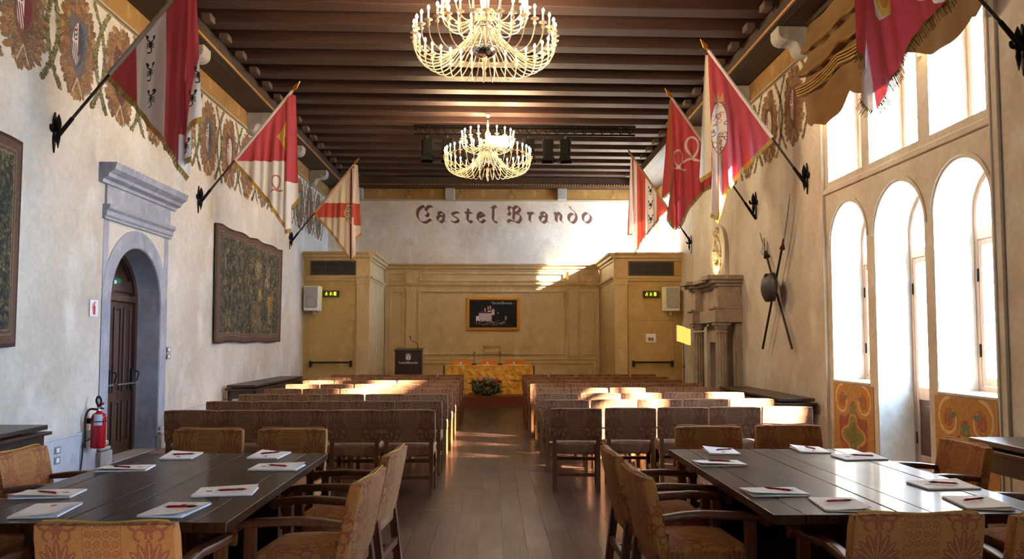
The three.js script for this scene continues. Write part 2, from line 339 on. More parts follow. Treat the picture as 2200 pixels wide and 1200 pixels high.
// plaster dado with a moulded base
const dado = M.greyStone;
const base = structure('baseboard_left');
for (const [a, b] of [[-ZF, 9.76], [11.72, 20.1]]) mesh('dado', [box(0.018, 0.47, b - a, XL + 0.009, 0.235, -(a + b) / 2), rbox(0.03, 0.03, b - a, 0.008, XL + 0.012, 0.47, -(a + b) / 2)], std({ map: plasterTex(0xbdc0c6, 0xa4a8b0, 0xd0d2d6, 2), roughness: 0.9 }), base);
const baseR = structure('baseboard_right');
for (const [a, b] of [[ZF, -6.8], [-10.42, -13.9], [-16.15, ZJ]]) mesh('dado', [box(0.018, 0.52, a - b, XR - 0.009, 0.26, (a + b) / 2), rbox(0.03, 0.03, a - b, 0.008, XR - 0.012, 0.52, (a + b) / 2)], M.plaster, baseR);

// painted coats of arms under the rail
function crestTex(k) {
  return canvasTex(512, 640, (c, w, h) => {
    seed = 900 + k * 31; c.clearRect(0, 0, w, h); c.lineCap = 'round';
    const dab = (x, y, r, col, al) => { c.globalAlpha = al; c.fillStyle = col; c.beginPath(); c.ellipse(x, y, r, r * rr(0.4, 0.9), rr(0, PI), 0, 7); c.fill(); };
    for (const s of [-1, 1]) for (let i = 0; i < 380; i++) { const t = rnd(), y = 30 + t * 540, x = 256 + s * (120 + 105 * Math.sin(t * PI)) + rr(-13, 13); dab(x, y, rr(5, 11), ['#5d5a34', '#77714a', '#4a4a2c', '#8b8257'][(rnd() * 4) | 0], 0.75); }
    c.globalAlpha = 0.7; c.strokeStyle = '#77654a'; c.lineWidth = 4; for (const x of [240, 272]) { c.beginPath(); c.moveTo(x, 0); c.lineTo(x, 60); c.stroke(); }
    const browns = ['#7d5a38', '#93693f', '#664731', '#a5814f', '#705038', '#876244'];
    const leaf = (x, y, a, L, col, al) => { c.save(); c.translate(x, y); c.rotate(a); c.globalAlpha = al; c.fillStyle = col; c.beginPath(); c.moveTo(0, 0); c.bezierCurveTo(L * 0.3, -L * 0.42, L * 0.85, -L * 0.38, L, -L * 0.04); c.bezierCurveTo(L * 0.8, L * 0.06, L * 0.75, L * 0.26, L * 0.5, L * 0.22); c.bezierCurveTo(L * 0.3, L * 0.3, L * 0.1, L * 0.16, 0, 0); c.fill(); c.restore(); };
    c.globalAlpha = 0.7; c.fillStyle = '#80603f'; c.beginPath(); c.ellipse(256, 310, 128, 246, 0, 0, 7); c.fill();
    for (let i = 0; i < 150; i++) { const a = rnd() * 2 * PI, q = Math.sqrt(rnd()) * 0.92; leaf(256 + Math.cos(a) * 122 * q, 310 + Math.sin(a) * 244 * q, rr(0, 6.28), rr(40, 80), browns[(rnd() * 6) | 0], 0.55); }
    for (let i = 0; i < 60; i++) { const a = (i / 60) * 2 * PI; leaf(256 + Math.cos(a) * 108, 310 + Math.sin(a) * 226, a + rr(-0.8, 0.8), rr(36, 62), browns[(rnd() * 6) | 0], 0.8); }
    for (let i = 0; i < 70; i++) { const a = rnd() * 2 * PI, q = rr(0.5, 1.02), x = 256 + Math.cos(a) * 122 * q, y = 310 + Math.sin(a) * 244 * q, L = rr(22, 50), t0 = rnd() * 6.28; for (const [col, o, lw] of [['#4a3322', 2.5, 5], ['#c2a075', 0, 3]]) { c.save(); c.translate(x + o, y + o); c.rotate(t0); c.globalAlpha = 0.6; c.strokeStyle = col; c.lineWidth = lw; c.beginPath(); c.moveTo(-L * 0.5, L * 0.2); c.bezierCurveTo(-L * 0.1, -L * 0.5, L * 0.6, -L * 0.35, L * 0.42, L * 0.05); c.bezierCurveTo(L * 0.3, L * 0.22, L * 0.08, L * 0.08, L * 0.2, -L * 0.04); c.stroke(); c.restore(); } }
    c.globalAlpha = 0.95; c.fillStyle = ['#5e5d52', '#6b4d38', '#58585c', '#5c3a34'][k % 4];
    c.beginPath(); c.moveTo(205, 150); c.quadraticCurveTo(256, 190, 325, 165); c.quadraticCurveTo(345, 240, 322, 330); c.quadraticCurveTo(320, 430, 268, 470); c.quadraticCurveTo(190, 420, 196, 320); c.quadraticCurveTo(172, 240, 205, 150); c.fill();
    c.save(); c.beginPath(); c.ellipse(258, 300, 46, 108, 0.06, 0, 7); c.clip();
    c.fillStyle = '#d9d2c4'; c.fillRect(200, 180, 60, 240); c.fillStyle = ['#77795f', '#6a2a30', '#3c3f4c', '#c9c0ae'][k % 4]; c.fillRect(256, 180, 60, 240);
    c.strokeStyle = '#6e2230'; c.lineWidth = 7; for (let i = 0; i < 3; i++) { c.beginPath(); c.moveTo(212 + i * 14, 300); c.lineTo(238 + i * 14, 410); c.stroke(); c.beginPath(); c.arc(236, 225 + i * 24, 11, 0, 5.4); c.stroke(); } c.restore();
    c.globalAlpha = 0.8; c.strokeStyle = '#cdc5b4'; c.lineWidth = 7; for (const s of [-1, 1]) { c.beginPath(); c.moveTo(258, 470); c.lineTo(258 + s * 36, 545); c.stroke(); }
    c.globalAlpha = 1;
    // age: flecks of lost paint
    c.globalCompositeOperation = 'destination-out'; for (let i = 0; i < 900; i++) { c.globalAlpha = 0.5 * rnd(); c.beginPath(); c.arc(rnd() * w, rnd() * h, rr(0.6, 3), 0, 7); c.fill(); } for (let i = 0; i < 160; i++) { c.globalAlpha = 0.12; c.beginPath(); c.ellipse(rnd() * w, rnd() * h, rr(8, 40), rr(6, 24), rnd() * 3, 0, 7); c.fill(); } c.globalCompositeOperation = 'source-over';
  });
}
const crests = [0, 1, 2, 3].map(crestTex);
seed = 41;
for (let k = 0; k < 15; k++) { const z = 6.95 + 1.05 * k; decal('painted_crest', 1.45, 1.5, crests[k % 4], wallLeft, [z, 4.9, 0.004 + 0.0006 * (k % 2)], [0, 0, 0]); }
[[-11.47, 5.02, 1], [-12.52, 4.98, 3], [-13.57, 4.96, 0], [-14.62, 4.98, 2]].forEach(([z, y, k]) => decal('painted_crest', 1.35, 1.4, crests[k], wallRight, [z, y - 0.02, 0.004 + 0.0006 * (k % 2)], [0, 0, 0]));
// the name written on the back wall
decal('painted_lettering', 5.4, 0.66, canvasTex(2048, 250, (c, w, h) => { c.clearRect(0, 0, w, h); blackletter(c, 'Castel', 22, 208, 112, '#6d4a43', 0.32, 0.4); blackletter(c, 'Brando', 1018, 208, 112, '#6d4a43', 0.32, 0.42); c.globalCompositeOperation = 'destination-out'; for (let i = 0; i < 5000; i++) { c.globalAlpha = 0.35 * rnd(); c.beginPath(); c.arc(rnd() * w, rnd() * h, rr(0.6, 3), 0, 7); c.fill(); } }), wallBack, [0.44, 5.2, ZB + 0.004], [0, 0, 0]);
// painted panels under the window sills
const dadoPaint = canvasTex(512, 512, (c, w, h) => {
  seed = 77; c.fillStyle = '#b58a54'; c.fillRect(0, 0, w, h);
  const scroll = (x, y, r, s, col, lw) => { c.strokeStyle = col; c.lineWidth = lw; c.lineCap = 'round'; c.beginPath(); for (let i = 0; i <= 40; i++) { const t = i / 40, a = -1.6 + t * 5.6, q = r * (1 - t * 0.55); const px = x + s * Math.cos(a) * q, py = y + Math.sin(a) * q; i ? c.lineTo(px, py) : c.moveTo(px, py); } c.stroke(); };
  c.fillStyle = '#93584a'; c.beginPath(); c.ellipse(256, 300, 190, 190, 0, 0, 7); c.fill();
  c.fillStyle = '#b98a4a'; for (const s of [-1, 1]) { c.beginPath(); c.ellipse(256 + s * 120, 110, 100, 105, 0, 0, 7); c.fill(); c.beginPath(); c.ellipse(256 + s * 215, 330, 40, 120, 0, 0, 7); c.fill(); }
  c.fillStyle = '#a0684c'; for (const s of [-1, 1]) { c.beginPath(); c.ellipse(256 + s * 120, 115, 55, 60, 0, 0, 7); c.fill(); }
  for (const s of [-1, 1]) { scroll(256 + s * 130, 110, 105, s, '#dcc08c', 17); scroll(256 + s * 130, 110, 70, s, '#c98a34', 14); scroll(256 + s * 225, 470, 60, s, '#d6b47c', 13); }
  const star = (r1, r2, col) => { c.fillStyle = col; c.beginPath(); for (let i = 0; i < 32; i++) { const a = (i / 32) * 2 * PI, q = r2 + (r1 - r2) * Math.pow(Math.abs(Math.cos(2 * a)), 2.2); i ? c.lineTo(256 + Math.cos(a) * q, 330 + Math.sin(a) * q) : c.moveTo(256 + q, 330); } c.fill(); };
  star(160, 95, '#c99a48'); star(132, 78, '#7d8050'); star(90, 55, '#6d7546');
  c.fillStyle = '#71825e'; c.beginPath(); c.moveTo(215, 130); c.lineTo(297, 130); c.lineTo(282, 190); c.lineTo(230, 190); c.fill();
  for (const s of [-1, 1]) { c.fillStyle = '#6f8066'; c.beginPath(); c.ellipse(256 + s * 95, 90, 22, 18, 0, 0, 7); c.fill(); }
  for (let i = 0; i < 900; i++) { c.globalAlpha = 0.16; c.fillStyle = ['#d9bd8c', '#8c4b30', '#c79a55'][(rnd() * 3) | 0]; c.beginPath(); c.ellipse(rnd() * w, rnd() * h, rr(3, 20), rr(2, 10), rnd() * 3, 0, 7); c.fill(); }
});
for (const [a, b] of [[-10.31, -9.22], [-7.93, -6.93]]) decal('painted_panel', b - a, 0.98, dadoPaint, wallRight, [(a + b) / 2, 0.51, 0.005], [0, 0, 0]);

// mouldings round the window bay
const bay = structure('trim_1'); bay.position.x = XR; bay.rotation.y = RW;
{
  const m = M.plaster;
  for (const z of [-10.5, -6.8]) mesh('moulding', [rbox(0.09, 5.6, 0.03, 0.01, z, 2.8, 0.015), rbox(0.03, 5.6, 0.05, 0.01, z + (z < -8 ? 0.05 : -0.05), 2.8, 0.02)], m, bay);
  mesh('moulding', [rbox(3.6, 0.07, 0.03, 0.012, -8.65, 3.52, 0.014)], m, bay);
  for (const [a, b, s, c] of ARCH) {
    const A = archPoints(a - 0.05, b + 0.05, 2.2, c + 0.05).slice(2), B = archPoints(a - 0.015, b + 0.015, 2.2, c + 0.015).slice(2);
    mesh('arch_moulding', extrude(shapeOf([...A, ...B.reverse()]), 0.014), m, bay);
  }
}

// windows
const ring = new THREE.TorusGeometry(0.052, 0.0022, 3, 10);
function leading(parent, w, h, x, y, z, inside) {
  const spots = []; let row = 0;
  for (let yy = y - h / 2 + 0.054; yy < y + h / 2 - 0.04; yy += 0.094, row++) for (let xx = x - w / 2 + 0.054 + (row % 2) * 0.054; xx < x + w / 2 - 0.04; xx += 0.108) if (!inside || inside(xx, yy)) spots.push([xx, yy]);
  if (!spots.length) return;
  const im = new THREE.InstancedMesh(ring, M.lead, spots.length); im.name = 'lead_came'; im.userData.kind = 'stuff';
  spots.forEach(([a, b], i) => im.setMatrixAt(i, new THREE.Matrix4().makeTranslation(a, b, z)));
  parent.add(im);
}
function archedWindow(name, a, b, sill, crown, doorLike) {
  const g = structure(name); g.rotation.y = RW; g.position.set(XR, 0, 0);
  const z0 = -0.47, d = 0.06, fr = 0.06, r = (b - a) / 2, c = (a + b) / 2, spring = crown - r, y0 = Math.max(sill, 0.01) + 0.01, tr = spring - 0.22;
  a += 0.014; b -= 0.014; crown -= 0.014;
  mesh('frame', holed(archPoints(a, b, y0, crown), [archPoints(a + fr, b - fr, y0 + fr, crown - fr)], d).translate(0, 0, z0), M.frameWood, g);
  mesh('transom', rbox(b - a - fr * 2, 0.1, d + 0.02, 0.01, c, tr, z0 + d / 2), M.frameWood, g);
  const bot = doorLike ? 0.92 : y0 + fr;
  for (const s of [0, 1]) {
    const x0 = s ? c + 0.004 : a + fr, x1 = s ? b - fr : c - 0.004, yb = y0 + fr + 0.005, yt = tr - 0.055, w = 0.055;
    const sash = mesh('sash', [rbox(w, yt - yb, 0.045, 0.006, x0 + w / 2, (yb + yt) / 2, z0 + 0.035), rbox(w, yt - yb, 0.045, 0.006, x1 - w / 2, (yb + yt) / 2, z0 + 0.035), rbox(x1 - x0 - 2 * w, w, 0.045, 0.006, (x0 + x1) / 2, yt - w / 2, z0 + 0.035), rbox(x1 - x0 - 2 * w, doorLike ? 0.14 : 0.08, 0.045, 0.006, (x0 + x1) / 2, doorLike ? bot + 0.02 : yb + 0.04, z0 + 0.035), ...(doorLike ? [rbox(x1 - x0 - 2 * w, 0.16, 0.045, 0.006, (x0 + x1) / 2, yb + 0.08, z0 + 0.035)] : [])], M.frameWood, g);
    if (doorLike) mesh('panel', [box(x1 - x0 - 2 * w, bot - yb - 0.2, 0.02, (x0 + x1) / 2, (yb + bot) / 2 + 0.05, z0 + 0.035), rbox(x1 - x0 - 2 * w - 0.1, bot - yb - 0.32, 0.03, 0.008, (x0 + x1) / 2, (yb + bot) / 2 + 0.05, z0 + 0.04)], M.doorWood, sash);
    const pb = doorLike ? bot + 0.09 : yb + 0.08, pt = yt - w, pw = x1 - x0 - 2 * w;
    mesh('pane', new THREE.PlaneGeometry(pw, pt - pb).translate((x0 + x1) / 2, (pb + pt) / 2, z0 + 0.03), M.glass, sash);
    leading(sash, pw, pt - pb, (x0 + x1) / 2, (pb + pt) / 2, z0 + 0.03);
    for (const y of [yb + 0.35, yt - 0.35]) mesh('hinge', cyl(0.009, 0.009, 0.13, s ? x1 : x0, y, z0 + 0.066, 8), M.iron, sash);
  }
  const pts = archPoints(a + fr, b - fr, tr + 0.05, crown - fr);
  mesh('pane', new THREE.ShapeGeometry(shapeOf(pts)).translate(0, 0, z0 + 0.03), M.glass, g);
  leading(g, b - a, crown - tr, c, (crown + tr) / 2 + 0.06, z0 + 0.03, (x, y) => y < spring || Math.hypot(x - c, y - spring) < r - fr - 0.08);
  if (sill > 0.5) mesh('sill', rbox(b - a + 0.02, 0.03, 0.5, 0.008, c, sill + 0.004, -0.24), M.plaster, g);
  return g;
}
archedWindow('window_1', ...ARCH[0]);
archedWindow('door_2', ...ARCH[1], true);
archedWindow('window_2', ...ARCH[2]);
function squareWindow(name, wallX, a, b, y0, y1, lights) {
  const g = structure(name); g.rotation.y = RW; g.position.set(wallX, 0, 0);
  const z0 = -0.47, fr = 0.055; a += 0.014; b -= 0.014; y0 += 0.014; y1 -= 0.014;
  mesh('frame', holed(rect(a, y0, b, y1), [rect(a + fr, y0 + fr, b - fr, y1 - fr)], 0.06).translate(0, 0, z0), M.frameWood, g);
  const w = (b - a - 2 * fr) / lights;
  for (let k = 0; k < lights; k++) {
    const x0 = a + fr + k * w + 0.003, x1 = x0 + w - 0.006, t = 0.045, yb = y0 + fr, yt = y1 - fr;
    const sash = mesh('sash', holed(rect(x0, yb, x1, yt), [rect(x0 + t, yb + t, x1 - t, yt - t)], 0.045).translate(0, 0, z0 + 0.02), M.frameWood, g);
    mesh('pane', new THREE.PlaneGeometry(x1 - x0 - 2 * t, yt - yb - 2 * t).translate((x0 + x1) / 2, (yb + yt) / 2, z0 + 0.03), M.glass, sash);
    leading(sash, x1 - x0 - 2 * t, yt - yb - 2 * t, (x0 + x1) / 2, (yb + yt) / 2, z0 + 0.03);
  }
}
UP.forEach(([a, b], i) => squareWindow('window_' + (3 + i), XR, a, b, UPY[0], UPY[1], 2));
squareWindow('window_6', XF, -22.8, -20.28, 3.85, 5.6, 2);
NEAR.forEach((a, i) => archedWindow('window_' + (7 + i), ...a));
for (const z of [-9.28, -8.0]) mesh('shelf_hook', [box(0.03, 0.1, 0.04, z, 4.55, 0.02)], M.plastic, bay);

// arched door on the left
const surround = structure('trim_2'); surround.position.x = XL; surround.rotation.y = LW;
{
  const { x0, x1, crown } = DOOR, c = (x0 + x1) / 2, r = (x1 - x0) / 2, R = r + 0.22, spring = crown - r;
  const outer = archPoints(x0 - 0.22, x1 + 0.22, 0.32, crown + 0.22, 28), inner = archPoints(x0, x1, 0.32, crown, 28);
  mesh('archivolt', extrude(shapeOf([outer[0], ...inner.slice(0, 1), ...inner.slice(2).reverse(), inner[1], outer[1], ...outer.slice(2)].map((p) => p)), 0.01), M.greyStone, surround);
  for (const s of [0, 1]) mesh('pilaster', box(0.13, 2.9, 0.006, s ? x1 + 0.155 : x0 - 0.155, 1.75, 0.003), M.greyStone, surround);
  const pf = [[0, 0], [0.035, 0], [0.035, 0.03], [0.055, 0.045], [0.055, 0.1], [0.09, 0.13], [0.095, 0.18], [0, 0.18]];
  const run = (pts, xa, xb, y) => extrude(shapeOf(pts.map(([a, b]) => [a, b])), xb - xa).rotateY(-PI / 2).scale(1, 1, 1).translate(xb, y, 0);
  mesh('architrave', run(pf, x0 - 0.26, x1 + 0.26, 3.04), M.greyStone, surround);
  mesh('frieze_block', box(x1 - x0 + 0.42, 0.28, 0.03, c, 3.35, 0.015), M.greyStone, surround);
  mesh('cornice', run([[0, 0], [0.05, 0], [0.06, 0.04], [0.12, 0.07], [0.13, 0.11], [0.2, 0.16], [0.22, 0.24], [0, 0.24]], x0 - 0.38, x1 + 0.38, 3.47), M.greyStone, surround);
  for (const s of [0, 1]) { const x = s ? x1 + 0.13 : x0 - 0.13; mesh('plinth', [rbox(0.3, 0.2, 0.08, 0.012, x, 0.1, 0.04), rbox(0.27, 0.05, 0.07, 0.02, x, 0.225, 0.035), rbox(0.24, 0.06, 0.05, 0.02, x, 0.29, 0.025)], M.paleStone, surround); }
  mesh('jamb_lining', holed(archPoints(x0 - 0.001, x1 + 0.001, 0.001, crown + 0.001, 28), [archPoints(x0 + 0.012, x1 - 0.012, 0.0015, crown - 0.012, 28)], 0.5).translate(0, 0, -0.5), M.greyStone, surround);
  mesh('threshold', box(x1 - x0 - 0.02, 0.012, 0.55, c, 0.006, -0.27), M.paleStone, surround);
}
const door1 = structure('door_1'); door1.position.x = XL; door1.rotation.y = LW;
{
  const { x0, x1, crown } = DOOR, a = x0 + 0.014, b = x1 - 0.014, cr = crown - 0.014, c = (x0 + x1) / 2, z = -0.4, tr = 2.12;
  mesh('frame', holed(archPoints(a, b, 0.013, cr, 28), [archPoints(a + 0.08, b - 0.08, 0.014, cr - 0.08, 28)], 0.09).translate(0, 0, z), M.doorWood, door1);
  mesh('arch_bead', holed(archPoints(a + 0.075, b - 0.075, 2.2, cr - 0.075, 28), [archPoints(a + 0.1, b - 0.1, 2.21, cr - 0.1, 28)], 0.03).translate(0, 0, z + 0.03), M.doorWood, door1);
  mesh('transom', rbox(b - a - 0.16, 0.09, 0.1, 0.012, c, tr, z + 0.05), M.doorWood, door1);
  mesh('tympanum', extrude(shapeOf(archPoints(a + 0.08, b - 0.08, tr + 0.045, cr - 0.08, 24)), 0.03).translate(0, 0, z), M.doorWood, door1);
  for (const s of [0, 1]) {
    const l = s ? c + 0.003 : a + 0.08, r = s ? b - 0.08 : c - 0.003;
    const leaf = mesh('leaf', box(r - l, tr - 0.06, 0.045, (l + r) / 2, (tr - 0.03) / 2, z + 0.03), M.doorWood, door1);
    for (const [y0, y1] of [[0.15, 0.72], [0.84, 2.0]]) for (const k of [0, 1]) { const w = (r - l - 0.24) / 2, x = l + 0.08 + w / 2 + k * (w + 0.08); mesh('raised_panel', [holed(rect(x - w / 2, y0, x + w / 2, y1), [rect(x - w / 2 + 0.025, y0 + 0.025, x + w / 2 - 0.025, y1 - 0.025)], 0.02, 0.004).translate(0, 0, z + 0.05), rbox(w - 0.1, y1 - y0 - 0.1, 0.02, 0.008, x, (y0 + y1) / 2, z + 0.055)], M.doorWood, leaf); }
    mesh('push_bar', [bar([l + 0.06, 0.95, z + 0.14], [r - 0.06, 0.95, z + 0.14], 0.013)], M.steel, leaf);
    mesh('bar_bracket', [rbox(0.05, 0.3, 0.07, 0.012, r - 0.06, 1.0, z + 0.08), tube([[r - 0.06, 1.12, z + 0.1], [r - 0.03, 1.1, z + 0.17], [r - 0.05, 0.98, z + 0.16]], 0.012, 10)], M.black, leaf);
  }
}

// stage and its painted panelling
const stage = structure('stage_platform');
mesh('riser', box(6.15, 0.2, 0.05, 0, 0.1, -18.73), std({ color: 0x6b2f18, roughness: 0.4 }), stage);
mesh('platform', box(6.15, 0.04, 4.24, 0, 0.22, -20.84), std({ map: woodTex(0x7a4524, 0x572d14, 0.6, 2), roughness: 0.4 }), stage);
mesh('platform_body', box(6.1, 0.2, 4.2, 0, 0.1, -20.86), M.tableDark, stage);
const CORN = [[0, 0], [0.03, 0], [0.04, 0.05], [0.09, 0.08], [0.1, 0.13], [0.16, 0.17], [0.17, 0.21], [0, 0.21]];
const MID = [[0, 0], [0.02, 0], [0.03, 0.04], [0.07, 0.07], [0.08, 0.11], [0, 0.11]];
const runX = (pf, xa, xb, y, z) => extrude(shapeOf(pf), xb - xa).rotateY(-PI / 2).translate(xb, y, z);   // profile faces +z
const PB = -22.93;
const pr = structure('wall_panelling_rear');
mesh('backing', box(6.2, 3.55, 0.05, 0, 1.775, PB - 0.025), M.panel, pr);
mesh('cornice', runX(CORN, -3.08, 3.08, 3.54, PB), M.panel, pr);
mesh('string_moulding', runX(MID, -3.08, 3.08, 3.06, PB), M.panel, pr);
for (const x of [-2.36, 2.34]) { mesh('pilaster', [rbox(0.26, 1.98, 0.08, 0.006, x, 2.05, PB + 0.04), rbox(0.26, 0.36, 0.08, 0.006, x, 3.36, PB + 0.04)], M.panel, pr); }
mesh('dado_rail', rbox(6.1, 0.05, 0.03, 0.008, 0, 1.0, PB + 0.015), M.panel, pr);
const framed = (x0, y0, x1, y1) => holed(rect(x0, y0, x1, y1), [rect(x0 + 0.05, y0 + 0.05, x1 - 0.05, y1 - 0.05)], 0.04, 0.008);
for (const [a, b, c, d] of [[-2.98, 3.24, -2.56, 3.5], [2.54, 3.24, 2.98, 3.5], [-2.12, 3.24, 2.1, 3.5], [-2.98, 1.12, -2.56, 2.98], [2.54, 1.12, 2.98, 2.98], [-2.15, 1.12, 2.13, 2.98], [-2.98, 0.32, -0.9, 0.92], [-0.8, 0.32, 0.8, 0.92], [0.9, 0.32, 2.98, 0.92]]) mesh('panel_moulding', framed(a, b, c, d).translate(0, 0, PB), M.panel, pr);
mesh('wall_hatch', [framed(-0.28, 1.17, 0.26, 1.4).translate(0, 0, PB + 0.002), box(0.54, 0.025, 0.1, -0.01, 1.17, PB + 0.05)], M.panelDoor, pr);
function sidePanel(side) {   // -1 left, 1 right
  const s = side, g = structure(s < 0 ? 'wall_panelling_left' : 'wall_panelling_right'), zf = -20.15;
  const xo = s < 0 ? XL : XF, xi = s * 3.12, xm = s * 3.44;
  const X0 = Math.min(xo, xi), X1 = Math.max(xo, xi);
  mesh('front', box(Math.abs(xo - xm), 3.6, 0.08, (xo + xm) / 2, 1.8, zf - 0.04), M.panelDoor, g);
  mesh('roof', box(X1 - X0, 0.05, 2.8, (X0 + X1) / 2, 3.6, zf - 1.4), M.plaster, g);
  mesh('return', box(0.08, 3.58, 2.75, xi + s * 0.04, 1.79, zf - 1.4), M.panel, g);
  mesh('corner_pilaster', [rbox(0.33, 3.6, 0.1, 0.008, (xi + xm) / 2 , 1.8, zf), rbox(0.36, 0.28, 0.14, 0.012, (xi + xm) / 2, 0.36, zf + 0.01), rbox(0.36, 0.62, 0.13, 0.01, (xi + xm) / 2, 3.27, zf + 0.01)], M.panel, g);
  mesh('cornice', [runX(CORN, X0, X1, 3.57, zf + 0.02), extrude(shapeOf(CORN), 2.85).rotateY(s < 0 ? 0 : PI).translate(xi, 3.57, s < 0 ? zf - 2.75 : zf + 0.1)], M.panel, g);
  mesh('string_moulding', [runX(MID, X0, X1, 3.06, zf + 0.02), extrude(shapeOf(MID), 2.8).rotateY(s < 0 ? 0 : PI).translate(xi, 3.06, s < 0 ? zf - 2.75 : zf + 0.05)], M.panel, g);
  const gx0 = s < 0 ? -4.62 : 3.5, gx1 = s < 0 ? -3.48 : 4.66;
  const gr = mesh('air_grille', [holed(rect(gx0, 3.2, gx1, 3.56), [rect(gx0 + 0.03, 3.23, gx1 - 0.03, 3.53)], 0.02).translate(0, 0, zf)], M.grille, g);
  mesh('grille_core', box(gx1 - gx0 - 0.06, 0.3, 0.01, (gx0 + gx1) / 2, 3.38, zf + 0.004), M.black, gr);
  for (let k = 0; k < 14; k++) mesh('slat', box(gx1 - gx0 - 0.06, 0.008, 0.016, (gx0 + gx1) / 2, 3.243 + k * 0.0215, zf + 0.012), M.grille, gr);
  for (const t of [1 / 3, 2 / 3]) mesh('divider', box(0.015, 0.32, 0.022, gx0 + (gx1 - gx0) * t, 3.38, zf + 0.013), M.grille, gr);
  const d = structure(s < 0 ? 'door_3' : 'door_4'), dx0 = s < 0 ? -4.63 : 3.52, dx1 = s < 0 ? -3.5 : 4.63, dc = (dx0 + dx1) / 2;
  mesh('leaf', rbox(dx1 - dx0, 2.04, 0.03, 0.006, dc, 1.03, zf + 0.012), M.panelDoor, d);
  mesh('frame', holed(rect(dx0 - 0.05, 0.01, dx1 + 0.05, 2.12), [rect(dx0 - 0.004, 0.011, dx1 + 0.004, 2.056)], 0.03).translate(0, 0, zf), M.panelDoor, d);
  const pb = mesh('push_bar', [bar([dx0 + 0.06, 0.99, zf + 0.13], [dx1 - 0.06, 0.99, zf + 0.13], 0.022)], M.black, d);
  for (const x of [dx0 + 0.06, dx1 - 0.06]) mesh('bar_bracket', rbox(0.05, 0.16, 0.13, 0.01, x, 0.95, zf + 0.075), M.black, pb);
  mesh('wall_switch', rbox(0.02, 0.16, 0.1, 0.004, xi - s * 0.01, 1.3, zf - 1.2), M.plastic, g);
  // fittings
  const side2 = s < 0 ? 'left' : 'right';
  const sp = thing('loudspeaker', s < 0 ? 'grey loudspeaker on the panelling beside the tapestry wall, left of stage' : 'grey loudspeaker on the panelling beside the stone fireplace, right of stage', 'loudspeaker', [s < 0 ? -4.5 : 4.52, 2.59, zf + 0.22], s * 0.12, 'stage loudspeakers');
  mesh('cabinet', rbox(0.38, 0.62, 0.3, 0.02), M.plastic, sp);
  const gl = mesh('grille_front', [rbox(0.33, 0.52, 0.012, 0.01, 0, 0.02, 0.152)], std({ color: 0xa9a8a4, roughness: 0.6, metalness: 0.2 }), sp);
  mesh('driver_ring', new THREE.TorusGeometry(0.13, 0.006, 6, 24).translate(0, -0.1, 0.158), std({ color: 0x8e8d8a, roughness: 0.5 }), gl);
  mesh('indicator', cyl(0.018, 0.018, 0.006).rotateX(PI / 2).translate(0, -0.27, 0.152), M.pages, sp);
  mesh('wall_bracket', [bar([0, -0.3, -0.05], [0, -0.38, -0.05], 0.02), rbox(0.06, 0.06, 0.18, 0.01, 0, -0.37, -0.12)], M.plastic, sp);
  const ex = thing('exit_sign', s < 0 ? 'black exit sign with glowing yellow pictograms above the left stage door' : 'black exit sign with glowing yellow pictograms above the right stage door', 'sign', [s < 0 ? -4.08 : 4.05, 2.72, zf + 0.05], 0, 'stage exit signs');
  mesh('case', rbox(0.4, 0.16, 0.06, 0.008), M.black, ex);
  const et = canvasTex(256, 96, (c, w, h) => { c.fillStyle = '#06180a'; c.fillRect(0, 0, w, h); c.fillStyle = '#e6d21c'; c.strokeStyle = '#e6d21c'; c.lineWidth = 10; c.lineCap = 'round'; c.beginPath(); c.arc(52, 22, 9, 0, 7); c.fill(); for (const [x1, y1, x2, y2] of [[48, 36, 42, 58], [42, 58, 26, 76], [42, 58, 60, 66], [60, 66, 58, 82], [48, 38, 66, 48], [46, 38, 28, 48]]) { c.beginPath(); c.moveTo(x1, y1); c.lineTo(x2, y2); c.stroke(); } c.beginPath(); c.moveTo(120, 18); c.lineTo(120, 62); c.stroke(); c.beginPath(); c.moveTo(100, 55); c.lineTo(140, 55); c.lineTo(120, 82); c.fill(); c.fillRect(176, 14, 44, 68); });
  mesh('sign_face', new THREE.PlaneGeometry(0.37, 0.135).translate(0, 0, 0.0315), std({ color: 0x000000, emissive: 0xffffff, emissiveMap: et, emissiveIntensity: 1.1, roughness: 0.5 }), ex, { uv: false });
  const pl = new THREE.PointLight(0xe6d21c, 0.06); pl.position.set(0, 0, 0.06); ex.add(pl);
}
sidePanel(-1); sidePanel(1);
{
  const n = thing('door_notice', 'small white notice panel on the right stage door', 'notice', [4.04, 1.6, -20.12]);
  mesh('plate', rbox(0.26, 0.22, 0.012, 0.003), M.paper, n);
  mesh('print', [box(0.045, 0.08, 0.003, -0.035, -0.03, 0.007), box(0.045, 0.08, 0.003, 0.035, -0.03, 0.007)], std({ color: 0x6e685e, roughness: 0.8 }), n);
}

